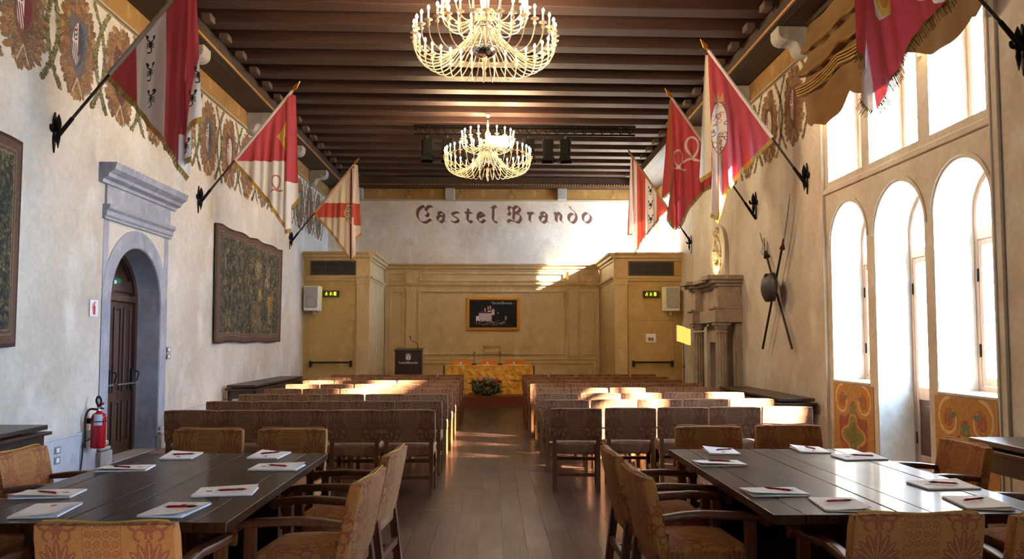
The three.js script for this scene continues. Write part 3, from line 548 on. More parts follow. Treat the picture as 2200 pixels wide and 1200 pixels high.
// ---------------------------------------------------------------- fabrics and chairs
function damaskTex(ground, motif, motif2) {
  return canvasTex(512, 512, (c, w, h) => {
    seed = 321; c.fillStyle = ground; c.fillRect(0, 0, w, h);
    const palm = (cx, cy, s) => {
      c.lineCap = 'round';
      for (let k = -4; k <= 4; k++) {
        const a = k * 0.34, L = s * (1 - Math.abs(k) * 0.09);
        c.save(); c.translate(cx, cy); c.rotate(a); c.fillStyle = motif; c.beginPath(); c.moveTo(0, 0); c.bezierCurveTo(s * 0.14, -L * 0.4, s * 0.16, -L * 0.8, 0, -L); c.bezierCurveTo(-s * 0.16, -L * 0.8, -s * 0.14, -L * 0.4, 0, 0); c.fill();
        c.strokeStyle = motif2; c.lineWidth = s * 0.035; c.beginPath(); c.moveTo(0, -L * 0.15); c.lineTo(0, -L * 0.86); c.stroke(); c.restore();
      }
      for (const q of [-1, 1]) for (const [ox, oy, r, w] of [[0.46, 0.1, 0.24, 0.1], [0.34, 0.52, 0.2, 0.09], [0.56, 0.42, 0.12, 0.07], [0.22, 0.86, 0.16, 0.08]]) { c.strokeStyle = motif; c.lineWidth = s * w; c.beginPath(); c.arc(cx + q * s * ox, cy + s * oy, s * r, q > 0 ? 2.6 : 0.5, q > 0 ? 7.6 : -4.5, q < 0); c.stroke(); }
      c.fillStyle = motif; c.beginPath(); c.ellipse(cx, cy + s * 0.4, s * 0.16, s * 0.42, 0, 0, 7); c.fill(); c.fillStyle = motif2; c.beginPath(); c.ellipse(cx, cy + s * 0.36, s * 0.06, s * 0.2, 0, 0, 7); c.fill();
    };
    for (const x of [92, 420]) for (const y of [-90, 166, 422]) palm(x, y, 132);
    c.globalAlpha = 0.55; c.fillStyle = motif; c.fillRect(186, 0, 5, h); c.fillRect(321, 0, 5, h); c.globalAlpha = 1;
    for (let y = 0; y < 14; y++) for (let x = 0; x < 4; x++) { c.strokeStyle = motif; c.lineWidth = 4; c.beginPath(); c.arc(209 + x * 32 - (y % 2) * 1, 18 + y * 36.6, 11, 0, 7); c.stroke(); c.fillStyle = motif; c.beginPath(); c.arc(209 + x * 32, 18 + y * 36.6, 3.4, 0, 7); c.fill(); if (x < 3) { c.beginPath(); c.arc(225 + x * 32, 36 + y * 36.6, 3, 0, 7); c.fill(); } }
    for (let i = 0; i < 26000; i++) { c.globalAlpha = 0.09; c.fillStyle = rnd() < 0.5 ? '#fff2d0' : '#3a1c10'; c.fillRect(rnd() * w, rnd() * h, rr(2, 7), 1.3); }
  });
}
const damask = damaskTex('#a36c33', '#8c4a2b', '#ae793a');
damask.wrapS = damask.wrapT = THREE.RepeatWrapping; damask.repeat.set(1 / 0.55, 1 / 0.55); damask.offset.set(0.5, 0.5);
const damaskRow = damaskTex('#8e6239', '#733e28', '#966d42');
damaskRow.wrapS = damaskRow.wrapT = THREE.RepeatWrapping; damaskRow.repeat.set(1 / 0.55, 1 / 0.55); damaskRow.offset.set(0.5, 0.5);
M.fabric = phys({ map: damask, roughness: 0.9, bumpMap: weaveBump, bumpScale: 0.0008, sheen: 0.35, sheenRoughness: 0.5, sheenColor: new THREE.Color(0xe8c08a) });
M.fabricRow = phys({ map: damaskRow, roughness: 0.9, bumpMap: weaveBump, bumpScale: 0.0008, sheen: 0.35, sheenRoughness: 0.5, sheenColor: new THREE.Color(0xe8d0a8) });
M.piping = std({ color: 0xb8902f, roughness: 0.7 });
function softBox(w, h, d, r, n = 7) {   // rounded block with a fine grid, so that it can be bent
  const g = new THREE.BoxGeometry(w, h, d, n, n, n), p = g.attributes.position, v = V(), q = V();
  for (let i = 0; i < p.count; i++) {
    v.fromBufferAttribute(p, i);
    q.set(clamp(v.x, -w / 2 + r, w / 2 - r), clamp(v.y, -h / 2 + r, h / 2 - r), clamp(v.z, -d / 2 + r, d / 2 - r));
    const e = v.clone().sub(q), l = e.length(); if (l > 1e-6) v.copy(q).addScaledVector(e, r / l);
    p.setXYZ(i, v.x, v.y, v.z);
  }
  g.computeVertexNormals(); return g;
}
function bend(g, f) { const p = g.attributes.position, v = V(); for (let i = 0; i < p.count; i++) { v.fromBufferAttribute(p, i); f(v); p.setXYZ(i, v.x, v.y, v.z); } g.computeVertexNormals(); return g; }
const cushion = (w, h, d, r, puff, x, y, z) => bend(softBox(w, h, d, r), (v) => { if (v.y > 0) v.y += puff * (1 - (2 * v.x / w) ** 2) * (1 - (2 * v.z / d) ** 2); }).translate(x, y, z);

function makeRowChair() {   // faces -z
  const t = thing('row_chair', '', 'chair');
  mesh('seat', cushion(0.5, 0.12, 0.46, 0.025, 0.025, 0, 0.425, -0.01), M.fabricRow, t);
  mesh('backrest', bend(softBox(0.535, 0.335, 0.06, 0.02), (v) => { v.z += (v.y + 0.16) * 0.1 + 0.012 * (1 - (2 * v.x / 0.53) ** 2) * -1; }).translate(0, 0.678, 0.185), M.fabricRow, t);
  for (const s of [-1, 1]) {
    mesh('leg', squareBar([s * 0.225, 0, 0.235], [s * 0.225, 0.6, 0.19], 0.042, 0.042), M.chairWood, t);
    mesh('leg', squareBar([s * 0.225, 0, -0.2], [s * 0.225, 0.4, -0.19], 0.042, 0.042), M.chairWood, t);
    mesh('side_stretcher', box(0.022, 0.035, 0.4, s * 0.225, 0.2, 0.015), M.chairWood, t);
  }
  mesh('rear_stretcher', box(0.42, 0.035, 0.022, 0, 0.165, 0.218), M.chairWood, t);
  mesh('front_stretcher', box(0.42, 0.035, 0.022, 0, 0.27, -0.195), M.chairWood, t);
  return t;
}
function makeArmchair() {   // faces -z
  const t = thing('armchair', '', 'chair');
  mesh('seat', cushion(0.54, 0.13, 0.5, 0.03, 0.035, 0, 0.41, -0.02), M.fabric, t);
  const back = mesh('backrest', bend(softBox(0.55, 0.42, 0.075, 0.022), (v) => { v.z += (v.y + 0.2) * 0.2 + 0.018 * (1 - (2 * v.x / 0.55) ** 2); }).translate(0, 0.635, 0.2), M.fabric, t);
  const edge = (x) => tube([[x, 0.44, 0.213], [x, 0.62, 0.245], [x, 0.8, 0.28], [x * 0.97, 0.842, 0.29], [0, 0.846, 0.308]], 0.0045, 14, 5);
  mesh('piping', [edge(-0.268), edge(0.268)], M.piping, back);
  for (const s of [-1, 1]) {
    mesh('leg', squareBar([s * 0.235, 0, 0.27], [s * 0.235, 0.56, 0.2], 0.048, 0.048), M.armWood, t);
    mesh('leg', squareBar([s * 0.265, 0, -0.25], [s * 0.265, 0.62, -0.25], 0.05, 0.05), M.armWood, t);
    const arm = mesh('arm', bend(softBox(0.06, 0.042, 0.54, 0.016, 5), (v) => { v.y += 0.016 * Math.cos(v.z * 6); v.x += s * (v.z < 0 ? 0.012 : -0.012); }).translate(s * 0.265, 0.635, -0.055), M.armWood, t);
    mesh('arm_scroll', cyl(0.03, 0.03, 0.064, 0, 0, 0, 14).rotateZ(PI / 2).translate(s * 0.277, 0.625, -0.325), M.armWood, arm);
    mesh('side_stretcher', box(0.025, 0.045, 0.5, s * 0.25, 0.16, 0.01), M.armWood, t);
  }
  mesh('cross_stretcher', box(0.5, 0.045, 0.028, 0, 0.2, -0.245), M.armWood, t);
  mesh('rear_stretcher', box(0.44, 0.045, 0.028, 0, 0.22, 0.245), M.armWood, t);
  return t;
}
const ORD = ['first', 'second', 'third', 'fourth', 'fifth', 'sixth', 'seventh', 'eighth'];
{
  const proto = makeRowChair(); let used = false;
  for (let side = 0; side < 2; side++) for (let r = 0; r < 8; r++) for (let k = 0; k < 5; k++) {
    const place = k === 0 ? 'next to the aisle' : k === 4 ? 'farthest from the aisle' : ORD[k] + ' from the aisle';
    const label = `damask chair ${place}, ${ORD[r]} row from the camera, ${side ? 'right' : 'left'} chair block`;
    const x = side ? 0.605 + 0.285 + k * 0.566 : -0.575 - 0.272 - k * 0.547;
    const z = side ? -8.21 - 1.148 * r - (x - 0.6) * 0.075 : -8.1 - 1.172 * r;
    const p = [x + rr(-0.003, 0.003), 0, z - 0.225], turn = (side ? -0.075 : 0) + rr(-0.012, 0.012);
    const grp = `damask chairs in rows ${side ? 'right' : 'left'} of the aisle`;
    if (!used) { used = true; proto.userData = { label, category: 'chair', group: grp }; proto.position.set(...p); proto.rotation.y = turn; }
    else copyOf(proto, 'row_chair', label, p, turn, grp);
  }
}
{
  const proto = makeArmchair(); let used = false;
  // back's top middle at (x, z), the way it faces
  const list = [
    [-2.25, -6.42, PI, 'gold damask armchair at the far end of the left table, nearer the left wall'],
    [-1.59, -6.42, PI, 'gold damask armchair at the far end of the left table, nearer the aisle'],
    [-0.64, -4.25, PI / 2 - 0.1, 'gold damask armchair on the aisle side of the left table, nearer the camera'],
    [-0.62, -5.17, PI / 2 - 0.1, 'gold damask armchair on the aisle side of the left table, farther from the camera'],
    [-1.5, -3.16, 0, 'gold damask armchair with its back to the camera, near end of the left table'],
    [-2.22, -3.08, 0.05, 'gold damask armchair cut by the lower left corner, near end of the left table'],
    [-3.05, -5.22, -PI / 2, 'gold damask armchair on the wall side of the left table, left of the fire extinguisher'],
    [-3.08, -4.25, -PI / 2, 'gold damask armchair on the wall side of the left table, mostly out of the picture'],
    [1.77, -6.52, PI, 'brown damask armchair at the far end of the right table, nearer the aisle'],
    [2.46, -6.6, PI, 'brown damask armchair at the far end of the right table, nearer the windows'],
    [0.78, -4.36, -PI / 2 + 0.06, 'gold damask armchair on the aisle side of the right table, nearer the camera'],
    [0.76, -5.15, -PI / 2 + 0.03, 'gold damask armchair on the aisle side of the right table, farther from the camera'],
    [3.29, -5.46, PI / 2, 'brown armchair between the right table and the window wall'],
    [3.3, -4.3, PI / 2, 'armchair at the right edge of the picture, only an arm showing'],
    [1.74, -3.24, 0, 'dark damask armchair with its back to the camera, near end of the right table'],
    [2.38, -3.2, 0, 'dark damask armchair cut by the right edge, near end of the right table'],
  ];
  for (const [x, z, turn, label] of list) {
    const p = [x - Math.sin(turn) * 0.29, 0, z - Math.cos(turn) * 0.29], grp = 'armchairs round the two tables';
    if (!used) { used = true; proto.userData = { label, category: 'chair', group: grp }; proto.position.set(...p); proto.rotation.y = turn; }
    else copyOf(proto, 'armchair', label, p, turn, grp);
  }
}

// ---------------------------------------------------------------- tables, notebooks, pens
function bigTable(label, x0, x1, zFar, zNear) {
  const c = (x0 + x1) / 2, zc = (zFar + zNear) / 2, L = zNear - zFar, t = thing('meeting_table', label, 'table', [c, 0, zc], 0, 'long plank tables');
  const cuts = [0, 0.11, 0.44, 0.555, 0.885, 1];
  for (let i = 0; i < 5; i++) { const a = (cuts[i] - 0.5) * (x1 - x0) + 0.0025, b = (cuts[i + 1] - 0.5) * (x1 - x0) - 0.0025; const m = mesh('plank', rbox(b - a, 0.045, L + rr(-0.012, 0.012), 0.005, (a + b) / 2, 0.7375 + rr(-0.0008, 0.0008), 0), M.table, t); m.geometry.attributes.uv.array.forEach((v, j, q) => { q[j] = v + i * 0.37; }); }
  const W = x1 - x0;
  for (const s of [-1, 1]) {
    const leg = mesh('trestle', [box(W * 0.62, 0.6, 0.06, 0, 0.38, s * (L / 2 - 0.34))], M.table, t);
    mesh('foot', rbox(W * 0.8, 0.08, 0.1, 0.02, 0, 0.04, s * (L / 2 - 0.34)), M.table, leg);
    mesh('cleat', rbox(W * 0.86, 0.05, 0.09, 0.012, 0, 0.69, s * (L / 2 - 0.34)), M.table, leg);
    mesh('side_rail', box(0.035, 0.045, L - 0.2, s * (W / 2 - 0.14), 0.692, 0), M.table, t);
  }
  mesh('stretcher', rbox(0.05, 0.16, L - 0.62, 0.008, 0, 0.24, 0), M.table, t);
  return t;
}
bigTable('long dark plank table on the left, laid with notebooks', -2.44, -1.15, -5.64, -3.52);
bigTable('long dark plank table on the right, mirroring the windows', 1.275, 2.62, -5.77, -3.6);

const coverTex = canvasTex(256, 360, (c, w, h) => { c.fillStyle = '#e7e2df'; c.fillRect(0, 0, w, h); c.fillStyle = '#5c4038'; c.beginPath(); c.moveTo(112, 60); c.lineTo(144, 60); c.lineTo(144, 84); c.quadraticCurveTo(140, 98, 128, 104); c.quadraticCurveTo(116, 98, 112, 84); c.fill(); c.font = '17px serif'; c.textAlign = 'center'; c.fillText('CastelBrando', 128, 130); });
const coverMat = std({ map: coverTex, roughness: 0.7 });
function makeNotebook() {
  const t = thing('notebook', '', 'notebook');   // long side along z, top of the page at -z
  mesh('back_cover', box(0.21, 0.0015, 0.297, 0, 0.00075, 0), M.paper, t);
  mesh('page_block', box(0.205, 0.006, 0.292, 0.003, 0.0045, 0), M.pages, t);
  const g = new THREE.PlaneGeometry(0.21, 0.297, 8, 4).rotateX(-PI / 2), p = g.attributes.position;
  for (let i = 0; i < p.count; i++) { const x = p.getX(i), z = p.getZ(i); p.setY(i, 0.0082 + Math.max(0, (x + 0.09) / 0.2) ** 1.6 * (0.009 + 0.006 * (z / 0.15))); }
  g.computeVertexNormals();
  mesh('front_cover', g, coverMat, t, { uv: false });
  return t;
}
function makePen() {
  const t = thing('pen', '', 'pen');
  mesh('barrel', lathe([[0, -0.07], [0.002, -0.069], [0.0045, -0.055], [0.0058, -0.04], [0.005, -0.02], [0.0055, 0.0], [0.0055, 0.06], [0.004, 0.066], [0, 0.066]], 10).rotateX(PI / 2).translate(0, 0.006, 0), M.penRed, t);
  mesh('grip', cyl(0.006, 0.0055, 0.026, 0, 0, 0, 10).rotateX(PI / 2).translate(0, 0.006, -0.042), std({ color: 0x4a0a10, roughness: 0.5 }), t);
  mesh('clip', rbox(0.003, 0.0015, 0.038, 0.0006, 0, 0.0128, 0.04), M.steel, t);
  mesh('tip', [cyl(0.0015, 0.0004, 0.01, 0, 0, 0, 8).rotateX(-PI / 2).translate(0, 0.006, -0.074), cyl(0.0025, 0.0025, 0.01, 0, 0, 0, 8).rotateX(PI / 2).translate(0, 0.006, 0.07)], M.steel, t);
  return t;
}
{
  const nb = makeNotebook(), pen = makePen(); let used = false;
  const books = [   // x, z, turn, words, pen offset x, z, turn
    [-2.11, -5.49, PI + 0.1, 'at the far left corner of the left table', 0.02, 0.02, -1.3],
    [-1.52, -5.5, PI - 0.06, 'at the far right corner of the left table', 0.0, -0.02, -0.9],
    [-2.25, -4.97, -PI / 2 + 0.12, 'on the left table, wall side, far one', -0.01, 0.03, 1.2],
    [-1.33, -4.98, PI / 2 - 0.05, 'on the left table, aisle side, far one', 0.01, 0.02, 1.15],
    [-2.27, -4.16, -PI / 2 + 0.1, 'on the left table, wall side, near one', 0.01, 0.03, 1.15],
    [-1.38, -4.19, PI / 2 + 0.12, 'on the left table, aisle side, near one', 0.04, 0.02, -1.35],
    [-2.06, -3.76, 0.12, 'on the left table, near left corner, no pen on it', null],
    [-1.47, -3.76, -0.1, 'on the left table, near right corner before the chair back', 0.03, 0.0, -1.45],
    [1.62, -5.62, PI - 0.08, 'at the far left corner of the right table', 0.02, 0.01, -1.2],
    [1.45, -5.08, -PI / 2 + 0.02, 'on the right table, aisle side, far one', 0.0, 0.0, 1.3],
    [2.28, -5.68, PI - 0.1, 'at the far right corner of the right table', 0.0, 0.0, 0.15],
    [2.46, -5.3, PI / 2 + 0.08, 'on the right table, window side, far one', 0.02, 0.0, 1.2],
    [1.46, -4.12, -PI / 2 + 0.02, 'on the right table, aisle side, near one', 0.02, 0.0, 0.9],
    [2.44, -4.28, PI / 2 + 0.06, 'on the right table, window side, near one', 0.0, 0.0, 1.2],
    [1.66, -3.8, -0.12, 'on the right table, near left corner', 0.01, -0.02, -1.4],
    [2.34, -3.82, -0.15, 'on the right table, near right corner', 0.0, -0.02, -1.2],
  ];
  books.forEach(([x, z, turn, words, px, pz, pt], i) => {
    const p = [x, 0.7612, z], l1 = 'white notebook ' + words, g1 = 'notebooks laid on the tables';
    if (!i) { nb.userData = { label: l1, category: 'notebook', group: g1 }; nb.position.set(...p); nb.rotation.y = turn; } else copyOf(nb, 'notebook', l1, p, turn, g1);
    if (px === null) return;
    const q = [x + px, 0.7742, z + pz], l2 = 'red pen on the notebook ' + words, g2 = 'red pens on the notebooks';
    if (!used) { used = true; pen.userData = { label: l2, category: 'pen', group: g2 }; pen.position.set(...q); pen.rotation.y = pt; } else copyOf(pen, 'pen', l2, q, pt, g2);
  });
}
function wallConsole(label, x, z0, z1) {
  const L = z0 - z1, t = thing('console_table', label, 'table', [x, 0, (z0 + z1) / 2], 0, 'dark narrow tables along the walls');
  mesh('tabletop', rbox(0.5, 0.045, L, 0.008, 0, 0.735, 0), M.console, t);
  mesh('lower_board', rbox(0.56, 0.03, L + 0.04, 0.006, 0, 0.68, 0), M.console, t);
  for (const s of [-1, 1]) mesh('apron', box(0.025, 0.15, L - 0.1, s * 0.23, 0.59, 0), M.console, t);
  for (const s of [-1, 1]) { mesh('end_apron', box(0.44, 0.15, 0.025, 0, 0.59, s * (L / 2 - 0.06)), M.console, t); for (const q of [-1, 1]) mesh('leg', box(0.06, 0.67, 0.06, q * 0.21, 0.335, s * (L / 2 - 0.08)), M.console, t); }
}
wallConsole('dark narrow table along the left wall under the forest tapestry', -4.42, -14.1, -17.6);
wallConsole('dark narrow table along the left wall beside the left foreground table', -4.42, -4.2, -7.6);
wallConsole('dark narrow table along the right wall under the crossed weapons', 4.15, -10.75, -13.6);
wallConsole('dark narrow table along the right wall at the right edge of the picture', 4.15, -3.4, -6.45);

// ---------------------------------------------------------------- chandeliers
function chandelier(label, z) {
  const t = thing('chandelier', label, 'chandelier', [-0.1, 0, z], 0, 'glass chandeliers');
  mesh('lower_globe', new THREE.SphereGeometry(0.165, 24, 16).scale(1, 0.72, 1).translate(0, 5.17, 0), M.silverGlass, t);
  mesh('upper_globe', new THREE.SphereGeometry(0.1, 20, 12).scale(1, 0.75, 1).translate(0, 5.46, 0), M.silverGlass, t);
  mesh('stem', lathe([[0.012, 4.9], [0.028, 4.93], [0.014, 4.97], [0.03, 5.0], [0.04, 5.04], [0.02, 5.06], [0.03, 5.27], [0.13, 5.3], [0.14, 5.33], [0.05, 5.36], [0.03, 5.42], [0.03, 5.5], [0.09, 5.53], [0.1, 5.57], [0.04, 5.6], [0.05, 5.68], [0.065, 5.78], [0.03, 5.86], [0.02, 5.95], [0.035, 5.98], [0.012, 6.02], [0.012, 6.08]], 18), M.crystal, t);
  mesh('pendant_drop', lathe([[0, 4.79], [0.016, 4.82], [0.022, 4.85], [0.01, 4.89], [0, 4.9]], 12), M.crystal, t);
  mesh('chain', [bar([0, 6.06, 0], [0, 6.24, 0], 0.008), ...[0, 1, 2].map((k) => new THREE.TorusGeometry(0.02, 0.005, 5, 10).rotateY(k * PI / 2).translate(0, 6.1 + k * 0.035, 0))], M.iron, t);
  mesh('ceiling_rose', lathe([[0, 6.2], [0.055, 6.2], [0.05, 6.16], [0.015, 6.12], [0, 6.12]], 14), M.crystal, t);
  let proto = null;
  const ringOf = (n, prof, off, k0) => {
    const cx = prof[prof.length - 1][0], cy = prof[prof.length - 1][1];
    const armG = uvBox(merge(tube(prof.map(([r, y]) => [r, y, 0]), 0.008, 26, 6)));
    const cupG = uvBox(merge(lathe([[0.008, -0.05], [0.022, -0.03], [0.024, -0.015], [0.01, 0.0], [0.02, 0.015], [0.05, 0.03], [0.052, 0.034], [0.016, 0.03], [0.014, 0.055], [0, 0.055]], 12)));
    const candleG = uvBox(merge(cyl(0.011, 0.012, 0.1, 0, 0.1, 0, 8))), bulbG = uvBox(merge(lathe([[0.006, 0.148], [0.013, 0.158], [0.0175, 0.172], [0.015, 0.188], [0.006, 0.205], [0, 0.21]], 10)));
    for (let i = 0; i < n; i++) {
      const arm = new THREE.Mesh(armG, M.crystal); arm.name = 'arm'; arm.rotation.y = ((i + off) / n) * 2 * PI; t.add(arm);
      for (const [nm, g, m] of [['drip_cup', cupG, M.crystal], ['candle', candleG, M.candle], ['bulb', bulbG, M.bulb]]) { const o = new THREE.Mesh(g, m); o.name = nm; o.position.set(cx, cy, 0); o.castShadow = nm !== 'bulb'; arm.add(o); }
      arm.castShadow = true;
      if (i % k0 === 0) { const l = new THREE.PointLight(new THREE.Color().setRGB(1, 0.7, 0.4), 2.7, 0, 2); l.position.set(cx, cy + 0.18, 0); l.castShadow = true; arm.add(l); }
    }
  };
  ringOf(36, [[0.06, 5.28], [0.16, 5.32], [0.3, 5.2], [0.46, 5.04], [0.64, 4.97], [0.8, 5.03], [0.87, 5.15], [0.88, 5.26]], 0.2, 5);
  ringOf(18, [[0.05, 5.5], [0.12, 5.56], [0.22, 5.48], [0.36, 5.43], [0.48, 5.48], [0.53, 5.56], [0.535, 5.63]], 0.5, 5);
  for (let i = 0; i < 12; i++) { const a = (i / 12) * 2 * PI; const lf = mesh('glass_leaf', tube([[0.06, 5.32, 0], [0.12, 5.4, 0], [0.19, 5.36, 0], [0.2, 5.26, 0]], 0.014, 10, 6), M.crystal, t, { rot: [0, a, 0] }); lf.scale.set(1, 1, 1); }
  for (let i = 0; i < 10; i++) { const a = (i / 10) * 2 * PI; mesh('glass_leaf', tube([[0.04, 5.58, 0], [0.08, 5.66, 0], [0.13, 5.63, 0], [0.135, 5.56, 0]], 0.01, 10, 6), M.crystal, t, { rot: [0, a, 0] }); }
}
chandelier('large glass chandelier with candle bulbs nearest the camera, cut by the top edge', -9.67);
chandelier('smaller-looking glass chandelier with candle bulbs in front of the lighting truss', -16.1);

// lighting truss, stage lights, projector
{
  const z = -16.95, t = thing('lighting_truss', 'black lattice truss under the ceiling beams behind the far chandelier', 'truss', [0, 0, z]);
  const dull = phys({ color: 0x070707, roughness: 0.9, specularIntensity: 0.15 }), doorMat = dull.clone(); doorMat.side = THREE.DoubleSide;
  for (const [y, q] of [[6.16, -0.09], [6.16, 0.09], [6.0, 0]]) mesh('chord', bar([-1.7, y, q], [3.1, y, q], 0.02), dull, t);
  for (let k = 0; k < 24; k++) { const x = -1.7 + k * 0.2; mesh('lattice', [bar([x, 6.16, 0.09], [x + 0.1, 6.0, 0], 0.007, 0.007, 6), bar([x + 0.1, 6.0, 0], [x + 0.2, 6.16, 0.09], 0.007, 0.007, 6), bar([x, 6.16, -0.09], [x + 0.1, 6.0, 0], 0.007, 0.007, 6)], dull, t); }
  for (const x of [-1.4, 2.8]) mesh('hanger', bar([x, 6.16, 0], [x, 6.26, 0], 0.02), M.black, t);
  const xs = [-1.42, -0.98, -0.52, 0.78, 1.2, 1.58];
  const words = ['leftmost stage spotlight on the truss', 'second stage spotlight from the left on the truss', 'third stage spotlight from the left, behind the chandelier', 'fourth stage spotlight, first right of the projector', 'fifth stage spotlight from the left with a lit barn door edge', 'rightmost stage spotlight on the truss'];
  xs.forEach((x, i) => {
    const s = thing('stage_spotlight', words[i], 'spotlight', [x, 5.955, z], rr(-0.2, 0.2), 'spotlights on the truss');
    mesh('clamp', [rbox(0.05, 0.08, 0.05, 0.008, 0, -0.02, 0), box(0.24, 0.012, 0.04, 0, -0.06, 0), box(0.012, 0.2, 0.03, -0.12, -0.15, 0), box(0.012, 0.2, 0.03, 0.12, -0.15, 0)], M.black, s);
    mesh('housing', rbox(0.21, 0.34, 0.22, 0.02, 0, -0.24, 0), dull, s);
    const quad = (p) => { const g = new THREE.BufferGeometry(); g.setAttribute('position', new THREE.Float32BufferAttribute([...p[0], ...p[1], ...p[2], ...p[0], ...p[2], ...p[3]], 3)); g.computeVertexNormals(); return g; };
    for (let k = 0; k < 4; k++) mesh('barn_door', quad([[-0.09, -0.41, 0.1], [0.09, -0.41, 0.1], [0.13, -0.55, 0.15], [-0.13, -0.55, 0.15]]).rotateY(k * PI / 2), doorMat, s);
    mesh('lens', cyl(0.08, 0.08, 0.01, 0, -0.412, 0, 16), M.steel, s);
  });
  const p = thing('projector', 'cream ceiling projector hanging behind the far chandelier', 'projector', [0.1, 5.92, z - 0.25]);
  mesh('body', rbox(0.5, 0.2, 0.42, 0.04, 0, -0.02, 0), std({ color: 0xe6dcc6, roughness: 0.4 }), p);
  mesh('vent', [0, 1, 2, 3].map((k) => box(0.18, 0.008, 0.004, 0.05, 0.03 - k * 0.022, 0.211)), M.grille, p);
  mesh('lens', cyl(0.045, 0.05, 0.05, 0, 0, 0, 16).rotateX(PI / 2).translate(-0.13, -0.02, -0.22), M.black, p);
  mesh('mount', [bar([0, 0.06, 0], [0, 0.32, 0], 0.02), box(0.16, 0.01, 0.16, 0, 0.085, 0)], M.black, p);
}

// ---------------------------------------------------------------- flags (centimetres in the flag's own plane: x out from the wall, y up from the bracket)
const RED = '#bb434c', CREAM = '#dbcab2', WHITE = '#e6e1d9', ORED = '#c24c3a';
function scorpion(c, x, y, s, col = '#1b1620') {
  c.save(); c.translate(x, y); c.scale(s, s); c.strokeStyle = c.fillStyle = col; c.lineCap = 'round';
  c.beginPath(); c.ellipse(0, 0, 2.4, 4.2, 0, 0, 7); c.fill();
  c.lineWidth = 1.5; c.beginPath(); c.moveTo(0, 4); c.bezierCurveTo(2.6, 8, 0.5, 11, -3.5, 10); c.stroke();
  for (const q of [-1, 1]) { c.lineWidth = 1.3; c.beginPath(); c.moveTo(q, -3.5); c.quadraticCurveTo(q * 4.5, -4.5, q * 4.8, -8.5); c.stroke(); c.beginPath(); c.ellipse(q * 4.2, -9.2, 1.5, 2.2, q * 0.6, 0, 7); c.fill(); c.lineWidth = 0.7; for (let k = 0; k < 4; k++) { c.beginPath(); c.moveTo(q * 1.5, -2 + k * 1.7); c.lineTo(q * 4.6, -1 + k * 1.9); c.stroke(); } }
  c.restore();
}
function cursive(c, x, y, s, col) { c.save(); c.translate(x, y); c.scale(s, s); c.strokeStyle = col; c.lineWidth = 1.9; c.lineCap = 'round'; c.beginPath(); c.moveTo(-7, 9); c.bezierCurveTo(-2, 4, 5, 10, 8, 8); c.moveTo(-1, 7); c.bezierCurveTo(9, -2, 5, -13, -1, -12); c.bezierCurveTo(-8, -10, -6, 2, 2, 7); c.stroke(); c.restore(); }
function arms(c, x, y, w, h, kind) {
  c.save(); c.translate(x, y); c.strokeStyle = kind === 'gold' ? '#8a5f1c' : '#4b3344';
  if (kind === 'gold') { c.fillStyle = '#c9a03e'; c.beginPath(); c.moveTo(-w / 2, 0); c.quadraticCurveTo(-w * 0.1, -h * 0.15, w * 0.1, -h / 2); c.lineTo(w / 2, -h * 0.4); c.lineTo(w / 2, h * 0.45); c.lineTo(w * 0.1, h / 2); c.quadraticCurveTo(-w * 0.1, h * 0.2, -w / 2, 0); c.fill(); c.fillStyle = '#b0703a'; c.beginPath(); c.ellipse(w * 0.2, 0, w * 0.2, h * 0.3, 0, 0, 7); c.fill(); c.fillStyle = '#e2c777'; c.beginPath(); c.ellipse(w * 0.1, -h * 0.08, w * 0.14, h * 0.12, 0, 0, 7); c.fill(); } else {
    c.fillStyle = '#d8cfc6'; c.beginPath(); c.ellipse(0, h * 0.1, w / 2, h * 0.4, 0, 0, 7); c.fill(); c.lineWidth = 0.9; c.stroke();
    for (let i = 0; i < 26; i++) { c.strokeStyle = ['#5a3a4c', '#7b2f38', '#b98f86', '#53425c'][i % 4]; c.lineWidth = 0.9; c.beginPath(); c.arc(rr(-w * 0.42, w * 0.42), rr(-h * 0.3, h * 0.45), rr(1.4, 4), rr(0, 6), rr(6, 9)); c.stroke(); }
    c.fillStyle = '#b58a5e'; c.beginPath(); c.moveTo(-w * 0.3, -h * 0.3); c.lineTo(-w * 0.3, -h * 0.46); c.lineTo(-w * 0.1, -h * 0.36); c.lineTo(0, -h * 0.5); c.lineTo(w * 0.1, -h * 0.36); c.lineTo(w * 0.3, -h * 0.46); c.lineTo(w * 0.3, -h * 0.3); c.fill();
  }
  c.restore();
}
const fringeGeo = (pts, len, side, lacy) => {   // strands hanging off an edge given in metres (x, y, z)
  const cv = new THREE.CatmullRomCurve3(pts.map((p) => V(...p)), false, 'centripetal'), L = cv.getLength(), n = Math.max(6, Math.round(L / 0.0055)), out = [];
  const pos = [];
  for (let i = 0; i < n; i++) {
    const a = cv.getPointAt(i / n), b = cv.getPointAt(Math.min(1, (i + 1.02) / n)), tg = b.clone().sub(a), nx = -tg.y * side, ny = tg.x * side, l = Math.hypot(nx, ny) || 1, w = len * (!lacy ? 0.92 + 0.14 * rnd() : i % 2 ? 0.36 : 0.8 + 0.35 * rnd());
    const lean = lacy ? rr(-0.12, 0.12) : rr(-0.02, 0.02), dx = ((nx / l) * 0.55 + lean) * w, dy = ((ny / l) * 0.55 - 0.45) * w, dz = rr(-0.008, 0.008);
    pos.push(a.x, a.y, a.z, b.x, b.y, b.z, b.x + dx, b.y + dy, b.z + dz, a.x, a.y, a.z, b.x + dx, b.y + dy, b.z + dz, a.x + dx, a.y + dy, a.z + dz);
  }
  const g = new THREE.BufferGeometry(); g.setAttribute('position', new THREE.Float32BufferAttribute(pos, 3)); g.computeVertexNormals(); g.setAttribute('uv', new THREE.Float32BufferAttribute(new Float32Array(pos.length / 3 * 2), 2));
  return g;
};
